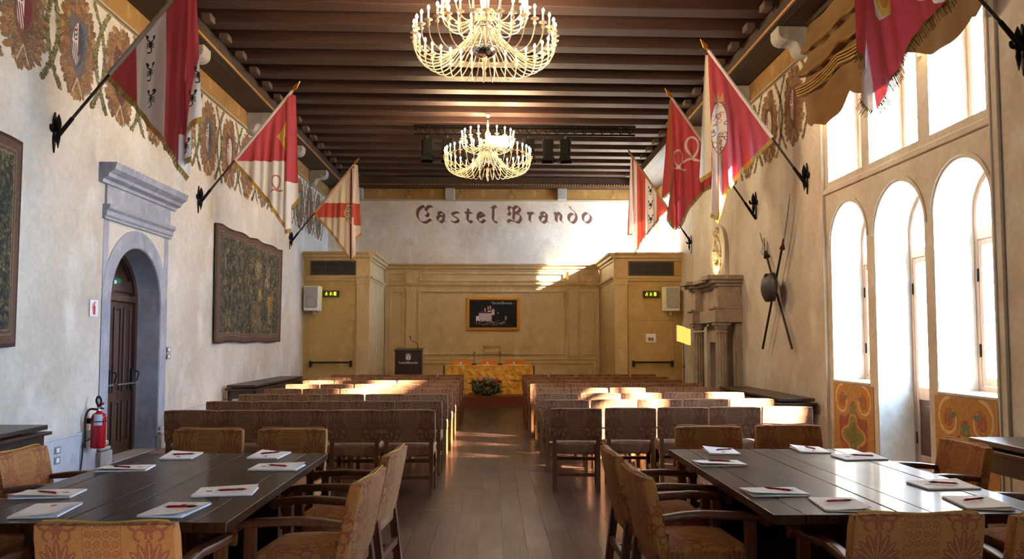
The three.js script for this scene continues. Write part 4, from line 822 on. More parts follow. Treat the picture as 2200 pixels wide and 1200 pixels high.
const lerpLine = (pts, x) => { for (let i = 0; i + 1 < pts.length; i++) if (x <= pts[i + 1][0] || i + 2 === pts.length) { const t = clamp((x - pts[i][0]) / (pts[i + 1][0] - pts[i][0])); return pts[i][1] + (pts[i + 1][1] - pts[i][1]) * t; } };
// fleur-de-lis bracket shared by all
const fleur = (() => {
  const s = new THREE.Shape(); s.moveTo(-0.018, -0.16); s.lineTo(0, -0.24); s.lineTo(0.018, -0.16); s.lineTo(0.03, -0.1); s.lineTo(0.02, -0.02); s.quadraticCurveTo(0.1, -0.03, 0.09, 0.05); s.quadraticCurveTo(0.075, 0.075, 0.05, 0.05); s.quadraticCurveTo(0.06, 0.02, 0.03, 0.02); s.quadraticCurveTo(0.055, 0.1, 0, 0.21); s.quadraticCurveTo(-0.055, 0.1, -0.03, 0.02); s.quadraticCurveTo(-0.06, 0.02, -0.05, 0.05); s.quadraticCurveTo(-0.075, 0.075, -0.09, 0.05); s.quadraticCurveTo(-0.1, -0.03, -0.02, -0.02); s.lineTo(-0.03, -0.1); s.closePath();
  return extrude(s, 0.01, 0.004);
})();
function flag(o) {
  const { side, pos, label, paint } = o;
  const t = thing('wall_flag', label, 'flag', pos, side > 0 ? 0 : PI, 'flags on poles along the walls');   // local +x points into the room
  const A = o.A || [58, 65], T = o.T || [150, 182], m = 0.01;
  const dirx = T[0] - A[0], diry = T[1] - A[1], root = [4, A[1] - (diry / dirx) * (A[0] - 4)];
  const bk = mesh('bracket', [fleur.clone().rotateY(PI / 2).translate(0.005, 0.02, 0), fleur.clone().scale(0.85, 0.85, 1).translate(0.05, 0.03, -0.005), sph(0.022, 0.05, -0.06, 0, 8), sph(0.02, 0.1, 0.04, 0.0, 8)], M.iron, t);
  const pa = [root[0] * m, root[1] * m, 0], pA = [A[0] * m, A[1] * m, 0], pT = [T[0] * m, T[1] * m, 0];
  mesh('socket', bar([pa[0] * 0.2, pa[1] - 0.05, 0], [pa[0] + 0.16, pa[1] + 0.16 * (diry / dirx), 0], 0.026, 0.022), M.iron, bk);
  mesh('pole', bar(pa, pT, 0.017, 0.015), M.poleWood, t);
  mesh('sleeve', bar(pA, [pT[0] - 0.01, pT[1] - 0.012, 0], 0.028, 0.024, 12), std({ color: o.sleeve || 0xb9aea0, roughness: 0.9 }), t);
  const fs = new THREE.Shape(); fs.moveTo(0, 0); fs.quadraticCurveTo(0.05, 0.04, 0.028, 0.09); fs.lineTo(0, 0.19); fs.lineTo(-0.028, 0.09); fs.quadraticCurveTo(-0.05, 0.04, 0, 0);
  mesh('finial', [extrude(fs, 0.012, 0.004).rotateZ(-Math.atan2(dirx, diry)).translate(pT[0], pT[1], -0.006), sph(0.022, pT[0], pT[1], 0, 10)], M.gilt, t);
  // cloth: vertical strands from the pole down to the fringed edge, then folded back on itself
  const bottom = o.bottom || [[58, 65], [90, 31], [114, 1], [129, -21], [146, -47]];
  const X0 = 40, XW = 190, Y0 = -70, YH = 270, tex = canvasTex(512, 728, (c, w, h) => {
    seed = 55; c.save(); c.scale(w / XW, -h / YH); c.translate(-X0, -Y0 - YH); c.scale(1, 1);
    const flip = (f) => (x, y, ...r) => { c.save(); c.translate(x, y); c.scale(side > 0 ? 1 : -1, -1); f(c, 0, 0, ...r); c.restore(); };
    paint({ c, rect: (x0, y0, x1, y1, col) => { c.fillStyle = col; c.fillRect(x0, y0, x1 - x0, y1 - y0); }, poly: (pts, col) => { c.fillStyle = col; c.beginPath(); pts.forEach(([x, y], i) => (i ? c.lineTo(x, y) : c.moveTo(x, y))); c.fill(); }, scorp: flip(scorpion), letter: flip(cursive), arms: flip(arms), fold: 42 });
    c.restore();
    for (let i = 0; i < 5000; i++) { c.globalAlpha = 0.05; c.fillStyle = rnd() < 0.5 ? '#fff' : '#000'; c.fillRect(rnd() * w, rnd() * h, 1.4, rr(2, 9)); }
  });
  const clothMat = phys({ map: tex, side: THREE.DoubleSide, roughness: 0.85, bumpMap: weaveBump, bumpScale: 0.0004, transmission: 0.22, thickness: 0 });
  const pos3 = [], uv = [], idx = [];
  const grid = (nx, ny, f) => { const b = pos3.length / 3; for (let j = 0; j <= ny; j++) for (let i = 0; i <= nx; i++) { const [x, y, z, u, v] = f(i / nx, j / ny); pos3.push(x * m, y * m, z * m); uv.push((u - X0) / XW, (v - Y0) / YH); } for (let j = 0; j < ny; j++) for (let i = 0; i < nx; i++) { const p = b + j * (nx + 1) + i; idx.push(p, p + 1, p + nx + 1, p + 1, p + nx + 2, p + nx + 1); } };
  const ph = o.phase || 0, xe = bottom[bottom.length - 1][0];
  const wave = (x, d) => (Math.sin(x * 0.42 + ph) * 3.2 + Math.sin(x * 0.19 + ph * 2) * 3) * clamp(d / 60);
  const main = (x) => { const top = A[1] + (diry / dirx) * (Math.min(x, T[0]) - A[0]); return [top, lerpLine(bottom, x)]; };
  grid(44, 30, (a, b) => { const xt = A[0] + (T[0] - A[0]) * a, xb = A[0] + (xe - A[0]) * a, y1 = main(xt)[0], y0 = main(xb)[1], x = xt + (xb - xt) * b, y = y1 + (y0 - y1) * b; return [x, y, wave(xb, y1 - y), x, y]; });
  const edge = []; for (let i = 0; i <= 22; i++) { const x = A[0] + (xe - A[0]) * (i / 22), [y1, y0] = main(x); edge.push([x * m, y0 * m, wave(x, y1 - y0) * m]); }
  const fr = [fringeGeo(edge, o.fringeLen || 0.065, -1, o.lacy)];
  for (const s of o.strips || []) {   // [tl, tr, br, bl, z at left, z at right, bulge]
    const [tl, tr, br, bl, z0, z1, bul] = s;
    const at = (a, b) => { const x = (tl[0] + (tr[0] - tl[0]) * a) * (1 - b) + (bl[0] + (br[0] - bl[0]) * a) * b, y = (tl[1] + (tr[1] - tl[1]) * a) * (1 - b) + (bl[1] + (br[1] - bl[1]) * a) * b; return [x, y, z0 + (z1 - z0) * a + bul * Math.sin(a * PI) * (0.35 + 0.65 * b) + Math.sin(b * 5 + x * 0.3) * 1.2 * b]; };
    grid(12, 24, (a, b) => { const [x, y, z] = at(a, b); return [x, y, z, x + 42, y]; });
    const e = []; for (let i = 0; i <= 8; i++) { const [x, y, z] = at(i / 8, 1); e.push([x * m, y * m, z * m]); }
    fr.push(fringeGeo(e, o.fringeLen || 0.065, -1, o.lacy));
  }
  const g = new THREE.BufferGeometry(); g.setAttribute('position', new THREE.Float32BufferAttribute(pos3, 3)); g.setAttribute('uv', new THREE.Float32BufferAttribute(uv, 2)); g.setIndex(idx); g.computeVertexNormals();
  const cl = mesh('cloth', g, clothMat, t, { uv: false });
  const fm = (o.darkFringe ? M.fringeDark : M.fringe).clone(); fm.side = THREE.DoubleSide;
  for (const f of fr) mesh('fringe', f, fm, cl, { uv: false });
}
const S = 42;   // the folded part is printed that far to the right on the sheet
flag({ side: 1, pos: [XL, 3.8, -8.62], label: 'red and white striped flag with black scorpions nearest on the left wall', phase: 0.4, sleeve: 0xb7ac9c,
  strips: [[[142, 176], [152, 178], [163, 17], [143, 3], 3, 9, 7], [[140, 60], [148, 60], [150, -26], [139, -30], -4, 4, 5]],
  paint: ({ rect, poly, scorp }) => { rect(40, -70, 230, 200, RED); poly([[86, -70], [86, 105], [92, 200], [118, 200], [117, -70]], WHITE); for (const [x, y] of [[102, 99], [103, 68], [105, 38]]) scorp(x, y, 0.92); poly([[S + 139, -70], [S + 146, 10], [S + 166, 125], [S + 175, 125], [S + 175, -70]], WHITE); scorp(S + 159, 62, 0.85); scorp(S + 153, 36, 0.85); rect(S + 95, -70, S + 142, -2, WHITE); scorp(S + 144, -14, 0.8); } });
flag({ side: 1, pos: [XL, 3.82, -12.85], label: 'half red half white flag with a gold emblem, second on the left wall', phase: 1.3, sleeve: 0xc4bbb0,
  strips: [[[147, 177], [153, 176], [160, 6], [149, -8], -4, -9, -4], [[141, 167], [149, 178], [150, -46], [141, -50], 3, -3, 5]],
  paint: ({ rect, letter, arms }) => { rect(40, -70, 230, 200, RED); rect(40, -70, 140 + S, 64, WHITE); rect(S + 130, -70, 230, 30, WHITE); arms(139, 105, 28, 62, 'gold'); letter(126, 25, 1.25, '#b0705c'); letter(150, 28, 1.1, '#b0705c'); } });
flag({ side: 1, pos: [XL, 3.9, -18.65], label: 'cream flag with a red cross, farthest on the left wall', phase: 2.2, sleeve: 0xb79a80,
  strips: [[[149, 182], [157, 181], [166, 20], [150, 5], -3, -9, -4], [[143, 170], [150, 172], [155, -34], [146, -48], 4, -2, 4]],
  paint: ({ rect, poly, c }) => { rect(40, -70, 230, 200, CREAM); rect(40, 54, 230, 88, ORED); rect(141, -70, 153, 200, '#8f1f28'); rect(S + 140, -70, S + 146, 200, '#8f1f28'); rect(S + 150, 36, 230, 80, ORED); poly([[126, 66], [134, 86], [150, 84], [150, 38], [132, 42]], '#c9b487'); c.strokeStyle = '#4a3a20'; c.lineWidth = 1.4; for (const [x, y] of [[138, 76], [137, 62], [136, 49]]) { c.beginPath(); c.arc(x, y, 3.4, 0, 4.6); c.stroke(); } } });
flag({ side: -1, pos: [XR, 3.83, -11.01], label: 'red flag with painted crest and gilt fringe on the right wall before the windows', phase: 0.9, sleeve: 0xcfc6bf, A: [50, 59], T: [140, 186],
  bottom: [[50, 59], [74, 36], [97, 12], [118, -15], [132, -60]],
  strips: [[[136, 180], [141, 182], [152, 2], [136, 12], 3, 10, 6], [[126, 60], [134, 60], [138, -48], [128, -54], -2, 3, 4]],
  paint: ({ rect, arms }) => { rect(40, -70, 230, 200, RED); rect(122, -70, 136, 60, '#cdb7b0'); arms(126, 82, 22, 92, 'crest'); rect(S + 130, -70, 230, 200, '#d2c7b2'); rect(S + 124, -70, S + 131, 200, '#a08048'); } });
flag({ side: -1, pos: [XR, 3.83, -13.2], label: 'plain deep red flag with a cream looped letter on the right wall', phase: 1.9, sleeve: 0xa89a8c, darkFringe: true, A: [48, 46], T: [143, 185],
  bottom: [[48, 46], [89, 29], [115, 0], [126, -24], [138, -44]],
  strips: [[[139, 182], [144, 184], [159, 16], [138, 30], 3, 9, 5], [[134, 60], [140, 60], [152, -18], [136, -40], -2, 4, 5]],
  paint: ({ rect, letter }) => { rect(40, -70, 230, 200, '#b23a44'); letter(108, 92, 2.0, '#cdb9a8'); letter(132, 74, 1.6, '#cdb9a8'); rect(S + 142, -70, S + 145, 200, '#7e6127'); } });
flag({ side: -1, pos: [XF, 3.87, -19.1], label: 'orange-red and cream striped flag with scorpions, farthest on the right wall', phase: 2.8, sleeve: 0xb09068, darkFringe: true, A: [57, 90], T: [144, 220],
  bottom: [[57, 90], [92, 52], [114, 22], [126, 4], [140, -22]],
  strips: [[[139, 214], [145, 218], [155, 30], [142, 26], 3, 9, 5]],
  paint: ({ rect, poly, scorp }) => { rect(40, -70, 230, 240, ORED); poly([[84, -70], [84, 126], [88, 170], [111, 210], [112, -70]], CREAM); for (const y of [133, 98, 63]) scorp(99, y, 0.95); rect(132, -70, 140, 240, CREAM); rect(S + 141, -70, S + 150, 240, CREAM); } });
flag({ side: -1, pos: [XR, 3.98, -6.42], label: 'large red flag with grey-white bands hanging before the upper windows, nearest on the right', phase: 3.5, sleeve: 0xb5aa9c, darkFringe: true, lacy: true, fringeLen: 0.1, A: [50, 60], T: [156, 184],
  bottom: [[50, 60], [66, 41], [85, 23], [97, 8], [101, -8], [114, -24], [127, -50]],
  strips: [[[124, 140], [134, 145], [136, -34], [126, -50], 9, 4, 7], [[132, 150], [147, 168], [146, -4], [134, -18], 0, -6, -4]],
  paint: ({ rect, poly, arms }) => { rect(40, -70, 230, 200, RED); rect(66, 42, 100, 200, WHITE); poly([[113, 200], [113, 30], [122, 25], [128, 28], [128, 200]], '#d9d0c2'); arms(121, 46, 16, 36, 'gold'); poly([[S + 120, 200], [S + 120, -70], [S + 136, -70], [S + 134, 200]], '#a89d90'); rect(S + 138, 40, 230, 200, CREAM); } });

// ---------------------------------------------------------------- blind over the upper windows
{
  const t = thing('roman_blind', 'gathered gold-brown fabric blind hanging over the tops of the upper windows', 'blind', [XR - 0.02, 0, 0]);
  const z0 = -10.6, z1 = -6.7, prof = [];   // profile: out from wall (m), height
  const P = [[0.1, 5.88], [0.12, 5.66], [0.19, 5.53], [0.21, 5.49], [0.19, 5.47], [0.12, 5.48], [0.13, 5.4], [0.18, 5.28], [0.25, 5.19], [0.26, 5.16], [0.23, 5.14], [0.15, 5.16], [0.17, 5.08], [0.26, 5.02], [0.22, 4.98], [0.26, 4.94], [0.2, 4.9], [0.24, 4.86], [0.17, 4.82], [0.15, 4.72], [0.12, 4.58]];
  const nz = 60, pos = [], idx = [];
  for (let i = 0; i <= nz; i++) {
    const s = i / nz, z = z0 + (z1 - z0) * s, sc = Math.abs(Math.sin(s * PI * 3)), ends = s < 0.04 || s > 0.96 ? 1 : 0;
    P.forEach(([o, y], k) => { const sag = k > 2 ? (k / P.length) * 0.12 * sc : 0; const last = k === P.length - 1 ? -0.02 - 0.1 * sc - ends * 0.05 : 0; pos.push(-o - 0.015 * Math.sin(s * 38 + k), y - sag + last + 0.008 * Math.sin(s * 60 + k * 2), z); });
  }
  const n = P.length; for (let i = 0; i < nz; i++) for (let k = 0; k + 1 < n; k++) { const a = i * n + k; idx.push(a, a + 1, a + n, a + 1, a + n + 1, a + n); }
  const g = new THREE.BufferGeometry(); g.setAttribute('position', new THREE.Float32BufferAttribute(pos, 3)); g.setIndex(idx); g.computeVertexNormals();
  const bm = M.blind.clone(); bm.side = THREE.DoubleSide;
  const c = mesh('fabric', g, bm, t);
  for (const k of [0, 1, 2, 3]) mesh('fold_cord', tube(Array.from({ length: 25 }, (_, i) => { const s = i / 24, sc = Math.abs(Math.sin(s * PI * 3)); return [-0.285 + k * 0.006, 5.0 - k * 0.035 - 0.07 * sc, z0 + (z1 - z0) * s]; }), 0.012, 48, 5), M.blindTrim, c);
  mesh('headrail', box(0.05, 0.06, z1 - z0, -0.1, 5.89, (z0 + z1) / 2), M.tableDark, t);
}

// ---------------------------------------------------------------- tapestries
function tapestryTex(k) {
  return canvasTex(1024, 560, (c, w, h) => {
    seed = 500 + k; c.fillStyle = '#3d372a'; c.fillRect(0, 0, w, h);
    const cols = ['#5f5438', '#7d6d47', '#2a3329', '#1a2229', '#4b4630', '#8a7a55', '#332f24', '#161e28', '#55492f'];
    for (let i = 0; i < 2600; i++) { c.globalAlpha = 0.7; c.fillStyle = cols[(rnd() * 9) | 0]; c.beginPath(); c.ellipse(rnd() * w, rnd() * h, rr(4, 16), rr(6, 26), rr(-0.4, 0.4), 0, 7); c.fill(); }
    for (let i = 0; i < 26; i++) { const x = rnd() * w; c.globalAlpha = 0.6; c.strokeStyle = rnd() < 0.5 ? '#2b2a22' : '#71603f'; c.lineWidth = rr(4, 12); c.beginPath(); c.moveTo(x, 60); c.bezierCurveTo(x + rr(-20, 20), 200, x + rr(-20, 20), 350, x + rr(-10, 10), h - 60); c.stroke(); }
    for (const [x, y, a, b, col] of [[600, 170, 70, 60, '#9c8660'], [760, 190, 60, 75, '#a38c67'], [620, 300, 40, 36, '#a8873a'], [800, 330, 60, 50, '#a3813a'], [780, 400, 40, 60, '#8d7440'], [560, 390, 90, 50, '#6d6040'], [600, 460, 110, 46, '#7b6b48'], [740, 400, 40, 50, '#2c3434']]) for (let i = 0; i < 60; i++) { c.globalAlpha = 0.32; c.fillStyle = col; c.beginPath(); c.ellipse(x + rr(-a, a) * 0.7, y + rr(-b, b) * 0.7, rr(6, 22), rr(6, 22), 0, 0, 7); c.fill(); }
    for (let i = 0; i < 5200; i++) { c.globalAlpha = 0.55; c.fillStyle = cols[(rnd() * 9) | 0]; c.beginPath(); c.ellipse(rnd() * w, rnd() * h, rr(2, 5), rr(2, 9), rnd() * 3, 0, 7); c.fill(); }
    for (let i = 0; i < 1500; i++) { c.globalAlpha = 0.5; c.strokeStyle = rnd() < 0.6 ? '#94845a' : '#1e2428'; c.lineWidth = 1.6; const x = rnd() * w, y = rnd() * h; c.beginPath(); c.arc(x, y, rr(3, 9), rnd() * 6, rnd() * 6 + 2); c.stroke(); }
    c.globalAlpha = 1; c.lineWidth = 44; c.strokeStyle = '#5c4434'; c.strokeRect(20, 20, w - 40, h - 40); c.lineWidth = 10; c.strokeStyle = '#3c2720'; c.strokeRect(5, 5, w - 10, h - 10); c.lineWidth = 3; c.strokeStyle = '#86705a'; c.strokeRect(34, 34, w - 68, h - 68); c.strokeRect(46, 46, w - 92, h - 92);
    for (let i = 0; i < 900; i++) { const e = rnd() < 0.5, x = e ? rnd() * w : (rnd() < 0.5 ? rr(10, 40) : w - rr(10, 40)), y = e ? (rnd() < 0.5 ? rr(10, 40) : h - rr(10, 40)) : rnd() * h; c.globalAlpha = 0.4; c.fillStyle = ['#8a7058', '#4a3430', '#6e5a48'][(rnd() * 3) | 0]; c.fillRect(x, y, rr(2, 8), rr(2, 5)); }
  });
}
function tapestry(label, u0, u1, y0, y1, k) {
  const t = thing('tapestry', label, 'tapestry', [XL, 0, 0], LW, 'woven wall hangings');
  const tex = tapestryTex(k), g = new THREE.BoxGeometry(u1 - u0, y1 - y0, 0.012, 40, 16, 1), p = g.attributes.position;
  for (let i = 0; i < p.count; i++) { const x = p.getX(i), y = p.getY(i), top = (y + (y1 - y0) / 2) / (y1 - y0); p.setZ(i, p.getZ(i) + 0.035 + 0.02 * Math.sin(x * 5.1 + k) * (1.1 - top) + 0.012 * Math.sin(x * 9)); p.setY(i, y + (top > 0.9 ? 0.014 * Math.sin(x * 6.2) : 0.012 * Math.sin(x * 4))); }
  g.computeVertexNormals(); g.translate((u0 + u1) / 2, (y0 + y1) / 2, 0);
  mesh('weave', g, std({ map: tex, roughness: 0.95, bumpMap: weaveBump, bumpScale: 0.001 }), t, { uv: false });
  mesh('hanging_rod', bar([u0 + 0.05, y1 - 0.03, 0.012], [u1 - 0.05, y1 - 0.03, 0.012], 0.01), M.iron, t);
}
tapestry('dark forest tapestry between the arched door and the stage', 13.6, 17.9, 1.5, 3.57, 0);
tapestry('dark leafy tapestry cut by the left edge of the picture', 4.6, 8.0, 1.48, 3.55, 1);

// ---------------------------------------------------------------- fire extinguisher, signs, sockets
{
  const t = thing('fire_extinguisher', 'red fire extinguisher hung on the left wall beside the arched door', 'extinguisher', [-4.63, 0, -9.5]);
  mesh('cylinder', lathe([[0, 0.28], [0.07, 0.285], [0.082, 0.3], [0.082, 0.64], [0.07, 0.68], [0.03, 0.705], [0.025, 0.72], [0, 0.72]], 24), M.red, t);
  mesh('label', new THREE.CylinderGeometry(0.0828, 0.0828, 0.13, 16, 1, true, -0.2, 1.1).translate(0, 0.62, 0), std({ color: 0xd9dde6, roughness: 0.5, side: THREE.DoubleSide }), t);
  const v = mesh('valve', [cyl(0.02, 0.024, 0.05, 0, 0.735, 0, 12), bar([0, 0.75, 0], [0.06, 0.77, 0.03], 0.012)], M.steel, t);
  mesh('lever', [squareBar([-0.02, 0.77, 0], [0.07, 0.81, 0.03], 0.02, 0.01), squareBar([-0.02, 0.75, 0], [0.07, 0.75, 0.03], 0.02, 0.008)], M.red, v);
  mesh('carry_loop', tube([[0.0, 0.76, 0], [-0.03, 0.84, 0.01], [0.0, 0.89, 0.02], [0.03, 0.85, 0.02], [0.02, 0.77, 0.01]], 0.012, 18), M.black, t);
  mesh('hose', tube([[-0.01, 0.735, 0.01], [-0.08, 0.74, 0.06], [-0.1, 0.66, 0.1], [-0.1, 0.45, 0.1], [-0.1, 0.3, 0.1]], 0.013, 24), M.black, t);
  mesh('hose', tube([[-0.06, 0.4, 0.06], [-0.1, 0.36, 0.12], [-0.11, 0.2, 0.14], [-0.12, 0.01, 0.15]], 0.01, 18), M.black, t);
  mesh('wall_hook', [box(0.07, 0.06, 0.03, -0.11, 0.6, 0), new THREE.TorusGeometry(0.085, 0.006, 5, 20).rotateX(PI / 2).translate(0, 0.6, 0)], M.iron, t);
  const s = thing('extinguisher_sign', 'white sign with a red extinguisher pictogram left of the arched door', 'sign', [XL + 0.008, 1.93, -9.59], LW);
  mesh('plate', rbox(0.2, 0.2, 0.008, 0.003), M.paper, s);
  mesh('print', new THREE.PlaneGeometry(0.18, 0.18).translate(0, 0, 0.0045), std({ roughness: 0.5, map: canvasTex(128, 128, (c) => { c.fillStyle = '#e8e6e4'; c.fillRect(0, 0, 128, 128); c.fillStyle = '#c3161c'; c.beginPath(); c.roundRect(44, 44, 42, 74, 8); c.fill(); c.fillRect(56, 22, 18, 24); c.strokeStyle = '#c3161c'; c.lineWidth = 7; c.beginPath(); c.moveTo(58, 26); c.quadraticCurveTo(26, 30, 34, 82); c.stroke(); c.fillRect(60, 10, 30, 9); }) }), s, { uv: false });
  const e = thing('door_exit_sign', 'green running-man exit sign on the arched door head', 'sign', [XL - 0.36, 2.3, -10.95], LW);
  mesh('plate', rbox(0.24, 0.19, 0.006, 0.002), std({ color: 0x0f6b48, roughness: 0.4 }), e);
  mesh('print', new THREE.PlaneGeometry(0.23, 0.18).translate(0, 0, 0.0035), std({ roughness: 0.4, map: canvasTex(160, 128, (c) => { c.fillStyle = '#0f6b48'; c.fillRect(0, 0, 160, 128); c.fillStyle = '#e9efe9'; c.fillRect(14, 18, 50, 94); c.strokeStyle = '#e9efe9'; c.lineWidth = 10; c.lineCap = 'round'; c.beginPath(); c.arc(116, 30, 8, 0, 7); c.fill(); for (const [a, b, d, f] of [[108, 44, 98, 72], [98, 72, 78, 92], [98, 72, 118, 84], [118, 84, 116, 106], [108, 46, 132, 62], [106, 46, 86, 56]]) { c.beginPath(); c.moveTo(a, b); c.lineTo(d, f); c.stroke(); } }) }), e, { uv: false });
  const socket = (name, label, z, y) => { const q = thing(name, label, 'socket', [XL + 0.022, y, z], LW, 'wall plates on the left wall'); mesh('cover', rbox(0.12, 0.08, 0.008, 0.003), std({ color: 0x8f9296, roughness: 0.4, metalness: 0.4 }), q); mesh('insert', rbox(0.06, 0.048, 0.01, 0.003, 0, 0, 0.003), M.paper, q); };
  socket('wall_socket', 'upper wall socket low on the left wall beside the extinguisher', -8.87, 0.345);
  socket('wall_socket', 'lower wall socket low on the left wall beside the extinguisher', -8.87, 0.235);
  socket('wall_switch', 'upper light switch right of the arched door', -11.79, 1.41);
  socket('wall_switch', 'lower light switch right of the arched door', -11.79, 1.31);
}
{
  const t = thing('doormat', 'worn red and grey patterned mat before the arched door', 'mat', [-4.35, 0.002, -10.8]);
  mesh('pile', rbox(0.7, 0.01, 1.5, 0.004, 0, 0.006, 0), std({ roughness: 1, map: (() => { const m = canvasTex(256, 512, (c, w, h) => { seed = 13; c.fillStyle = '#8a7a78'; c.fillRect(0, 0, w, h); for (let i = 0; i < 90; i++) { c.strokeStyle = ['#6d1f30', '#8c3a44', '#a89a96'][(rnd() * 3) | 0]; c.lineWidth = 5; c.beginPath(); c.arc(rnd() * w, rnd() * h, rr(8, 26), 0, rr(3, 6)); c.stroke(); } }); m.wrapS = m.wrapT = THREE.RepeatWrapping; m.repeat.set(1 / 0.7, 1 / 1.5); return m; })() }), t);
}

// ---------------------------------------------------------------- fireplace and relief
{
  const t = thing('fireplace', 'tall grey stone fireplace with columns and heavy mantel on the right wall', 'fireplace', [XR, 0, -15.0], RW);   // local x along the wall (+x towards the camera), z into the room
  const F = M.fireStone;
  for (const s of [-1, 1]) {
    const x = s * 0.8, z = 0.34;
    const flutes = []; for (let k = 0; k < 12; k++) { const a = (k / 12) * 2 * PI; flutes.push(cyl(0.022, 0.026, 1.38, Math.cos(a) * 0.088, 1.0, Math.sin(a) * 0.088, 6)); }
    const col = mesh('column', [cyl(0.092, 0.108, 1.4, 0, 1.0, 0, 20), ...flutes].map((g) => g.translate(x, 0, z)), F, t);
    mesh('capital', [rbox(0.28, 0.05, 0.28, 0.01, x, 1.84, z), cyl(0.135, 0.1, 0.08, x, 1.775, z, 20), new THREE.TorusGeometry(0.1, 0.016, 6, 20).rotateX(PI / 2).translate(x, 1.7, z)], F, col);
    mesh('column_base', [rbox(0.3, 0.2, 0.3, 0.01, x, 0.1, z), cyl(0.12, 0.14, 0.06, x, 0.23, z, 20), new THREE.TorusGeometry(0.115, 0.025, 6, 20).rotateX(PI / 2).translate(x, 0.275, z)], F, col);
    mesh('pilaster', rbox(0.24, 1.86, 0.1, 0.01, x, 0.93, 0.05), F, t);
  }
  const ent = mesh('entablature', [rbox(1.86, 0.24, 0.36, 0.01, 0, 1.99, 0.18), rbox(1.86, 0.45, 0.28, 0.01, 0, 2.32, 0.14)], F, t);
  for (const s of [-1, 1]) mesh('end_block', [rbox(0.34, 0.26, 0.5, 0.012, s * 0.8, 1.995, 0.25), rbox(0.3, 0.42, 0.44, 0.012, s * 0.8, 2.33, 0.22), rbox(0.37, 0.05, 0.53, 0.015, s * 0.8, 2.13, 0.265)], F, ent);
  const step = (w, h, d, y) => [rbox(w, h, d, 0.012, 0, y, d / 2), ...[-1, 1].map((s) => rbox(0.34 + (w - 1.86), h, d + 0.14, 0.012, s * 0.8, y, (d + 0.14) / 2))];
  mesh('mantel_shelf', [...step(1.88, 0.05, 0.34, 2.54), ...step(1.94, 0.06, 0.42, 2.6), ...step(2.02, 0.08, 0.5, 2.67)], F, t);
  mesh('hearth_lining', [box(1.0, 1.56, 0.02, 0, 0.78, -0.59), box(0.02, 1.56, 0.6, -0.5, 0.78, -0.3), box(0.02, 1.56, 0.6, 0.5, 0.78, -0.3), box(1.0, 0.02, 0.6, 0, 1.56, -0.3)], M.soot, t);
  mesh('jamb', [rbox(0.2, 1.5, 0.2, 0.01, -0.58, 0.75, 0.1), rbox(0.2, 1.5, 0.2, 0.01, 0.58, 0.75, 0.1), rbox(1.36, 0.32, 0.2, 0.01, 0, 1.66, 0.1)], F, t);
  mesh('hearth_slab', rbox(1.9, 0.05, 0.65, 0.01, 0, 0.025, 0.32), F, t);

  const r = thing('stone_relief', 'carved stone coat of arms in a lit niche above the fireplace', 'relief', [XR, 2.74, -15.3], RW);
  mesh('niche_frame', holed(archPoints(-0.5, 0.5, 0, 1.05, 18), [archPoints(-0.4, 0.4, 0.001, 0.95, 18)], 0.07, 0.01), M.plaster, r);
  mesh('back_slab', extrude(shapeOf(archPoints(-0.4, 0.4, 0.0, 0.95, 18)), 0.015), M.plaster, r);
  const st = std({ map: plasterTex(0xc4b79c, 0xa39475, 0xd4cab2, 0.6), roughness: 0.9 });
  mesh('shield', bend(new THREE.SphereGeometry(0.2, 18, 12).scale(0.9, 1.35, 0.4), (v) => { if (v.y < 0) v.x *= 1 + v.y * 0.9; }).translate(0, 0.4, 0.05), st, r);
  const wr = []; for (let k = 0; k < 26; k++) { const a = (k / 26) * 2 * PI; wr.push(new THREE.IcosahedronGeometry(rr(0.035, 0.055), 1).scale(1, 1.2, 0.8).rotateZ(a).translate(Math.cos(a) * 0.25, 0.42 + Math.sin(a) * 0.36, 0.06 + rr(0, 0.02))); }
  mesh('wreath', wr, st, r);
  const cr = []; for (let k = 0; k < 16; k++) cr.push(new THREE.IcosahedronGeometry(rr(0.03, 0.055), 1).translate(rr(-0.12, 0.12), 0.84 + rr(-0.06, 0.14), 0.07 + rr(0, 0.03))); for (let k = 0; k < 9; k++) cr.push(new THREE.IcosahedronGeometry(rr(0.025, 0.05), 1).translate(rr(-0.1, 0.1), 0.42 + rr(-0.18, 0.2), 0.12));
  mesh('carving', cr, st, r);
  const up = thing('mantel_uplight', 'small warm uplight on the mantel shelf under the carved relief', 'lamp', [4.17, 2.71, -15.3], RW);
  mesh('housing', [box(0.4, 0.02, 0.07, 0, 0.01, 0), box(0.4, 0.05, 0.012, 0, 0.035, 0.035)], M.black, up);
  mesh('lamp_tube', bar([-0.18, 0.035, 0], [0.18, 0.035, 0], 0.012), std({ color: 0xffffff, emissive: new THREE.Color().setRGB(1, 0.7, 0.28), emissiveIntensity: 2.5 }), up);
  const l = new THREE.SpotLight(new THREE.Color().setRGB(1, 0.72, 0.32), 2, 0, 1.1, 0.8, 2); l.position.set(0, 0.06, 0.0); l.target.position.set(0, 0.7, -0.25); l.castShadow = true; up.add(l, l.target);
}
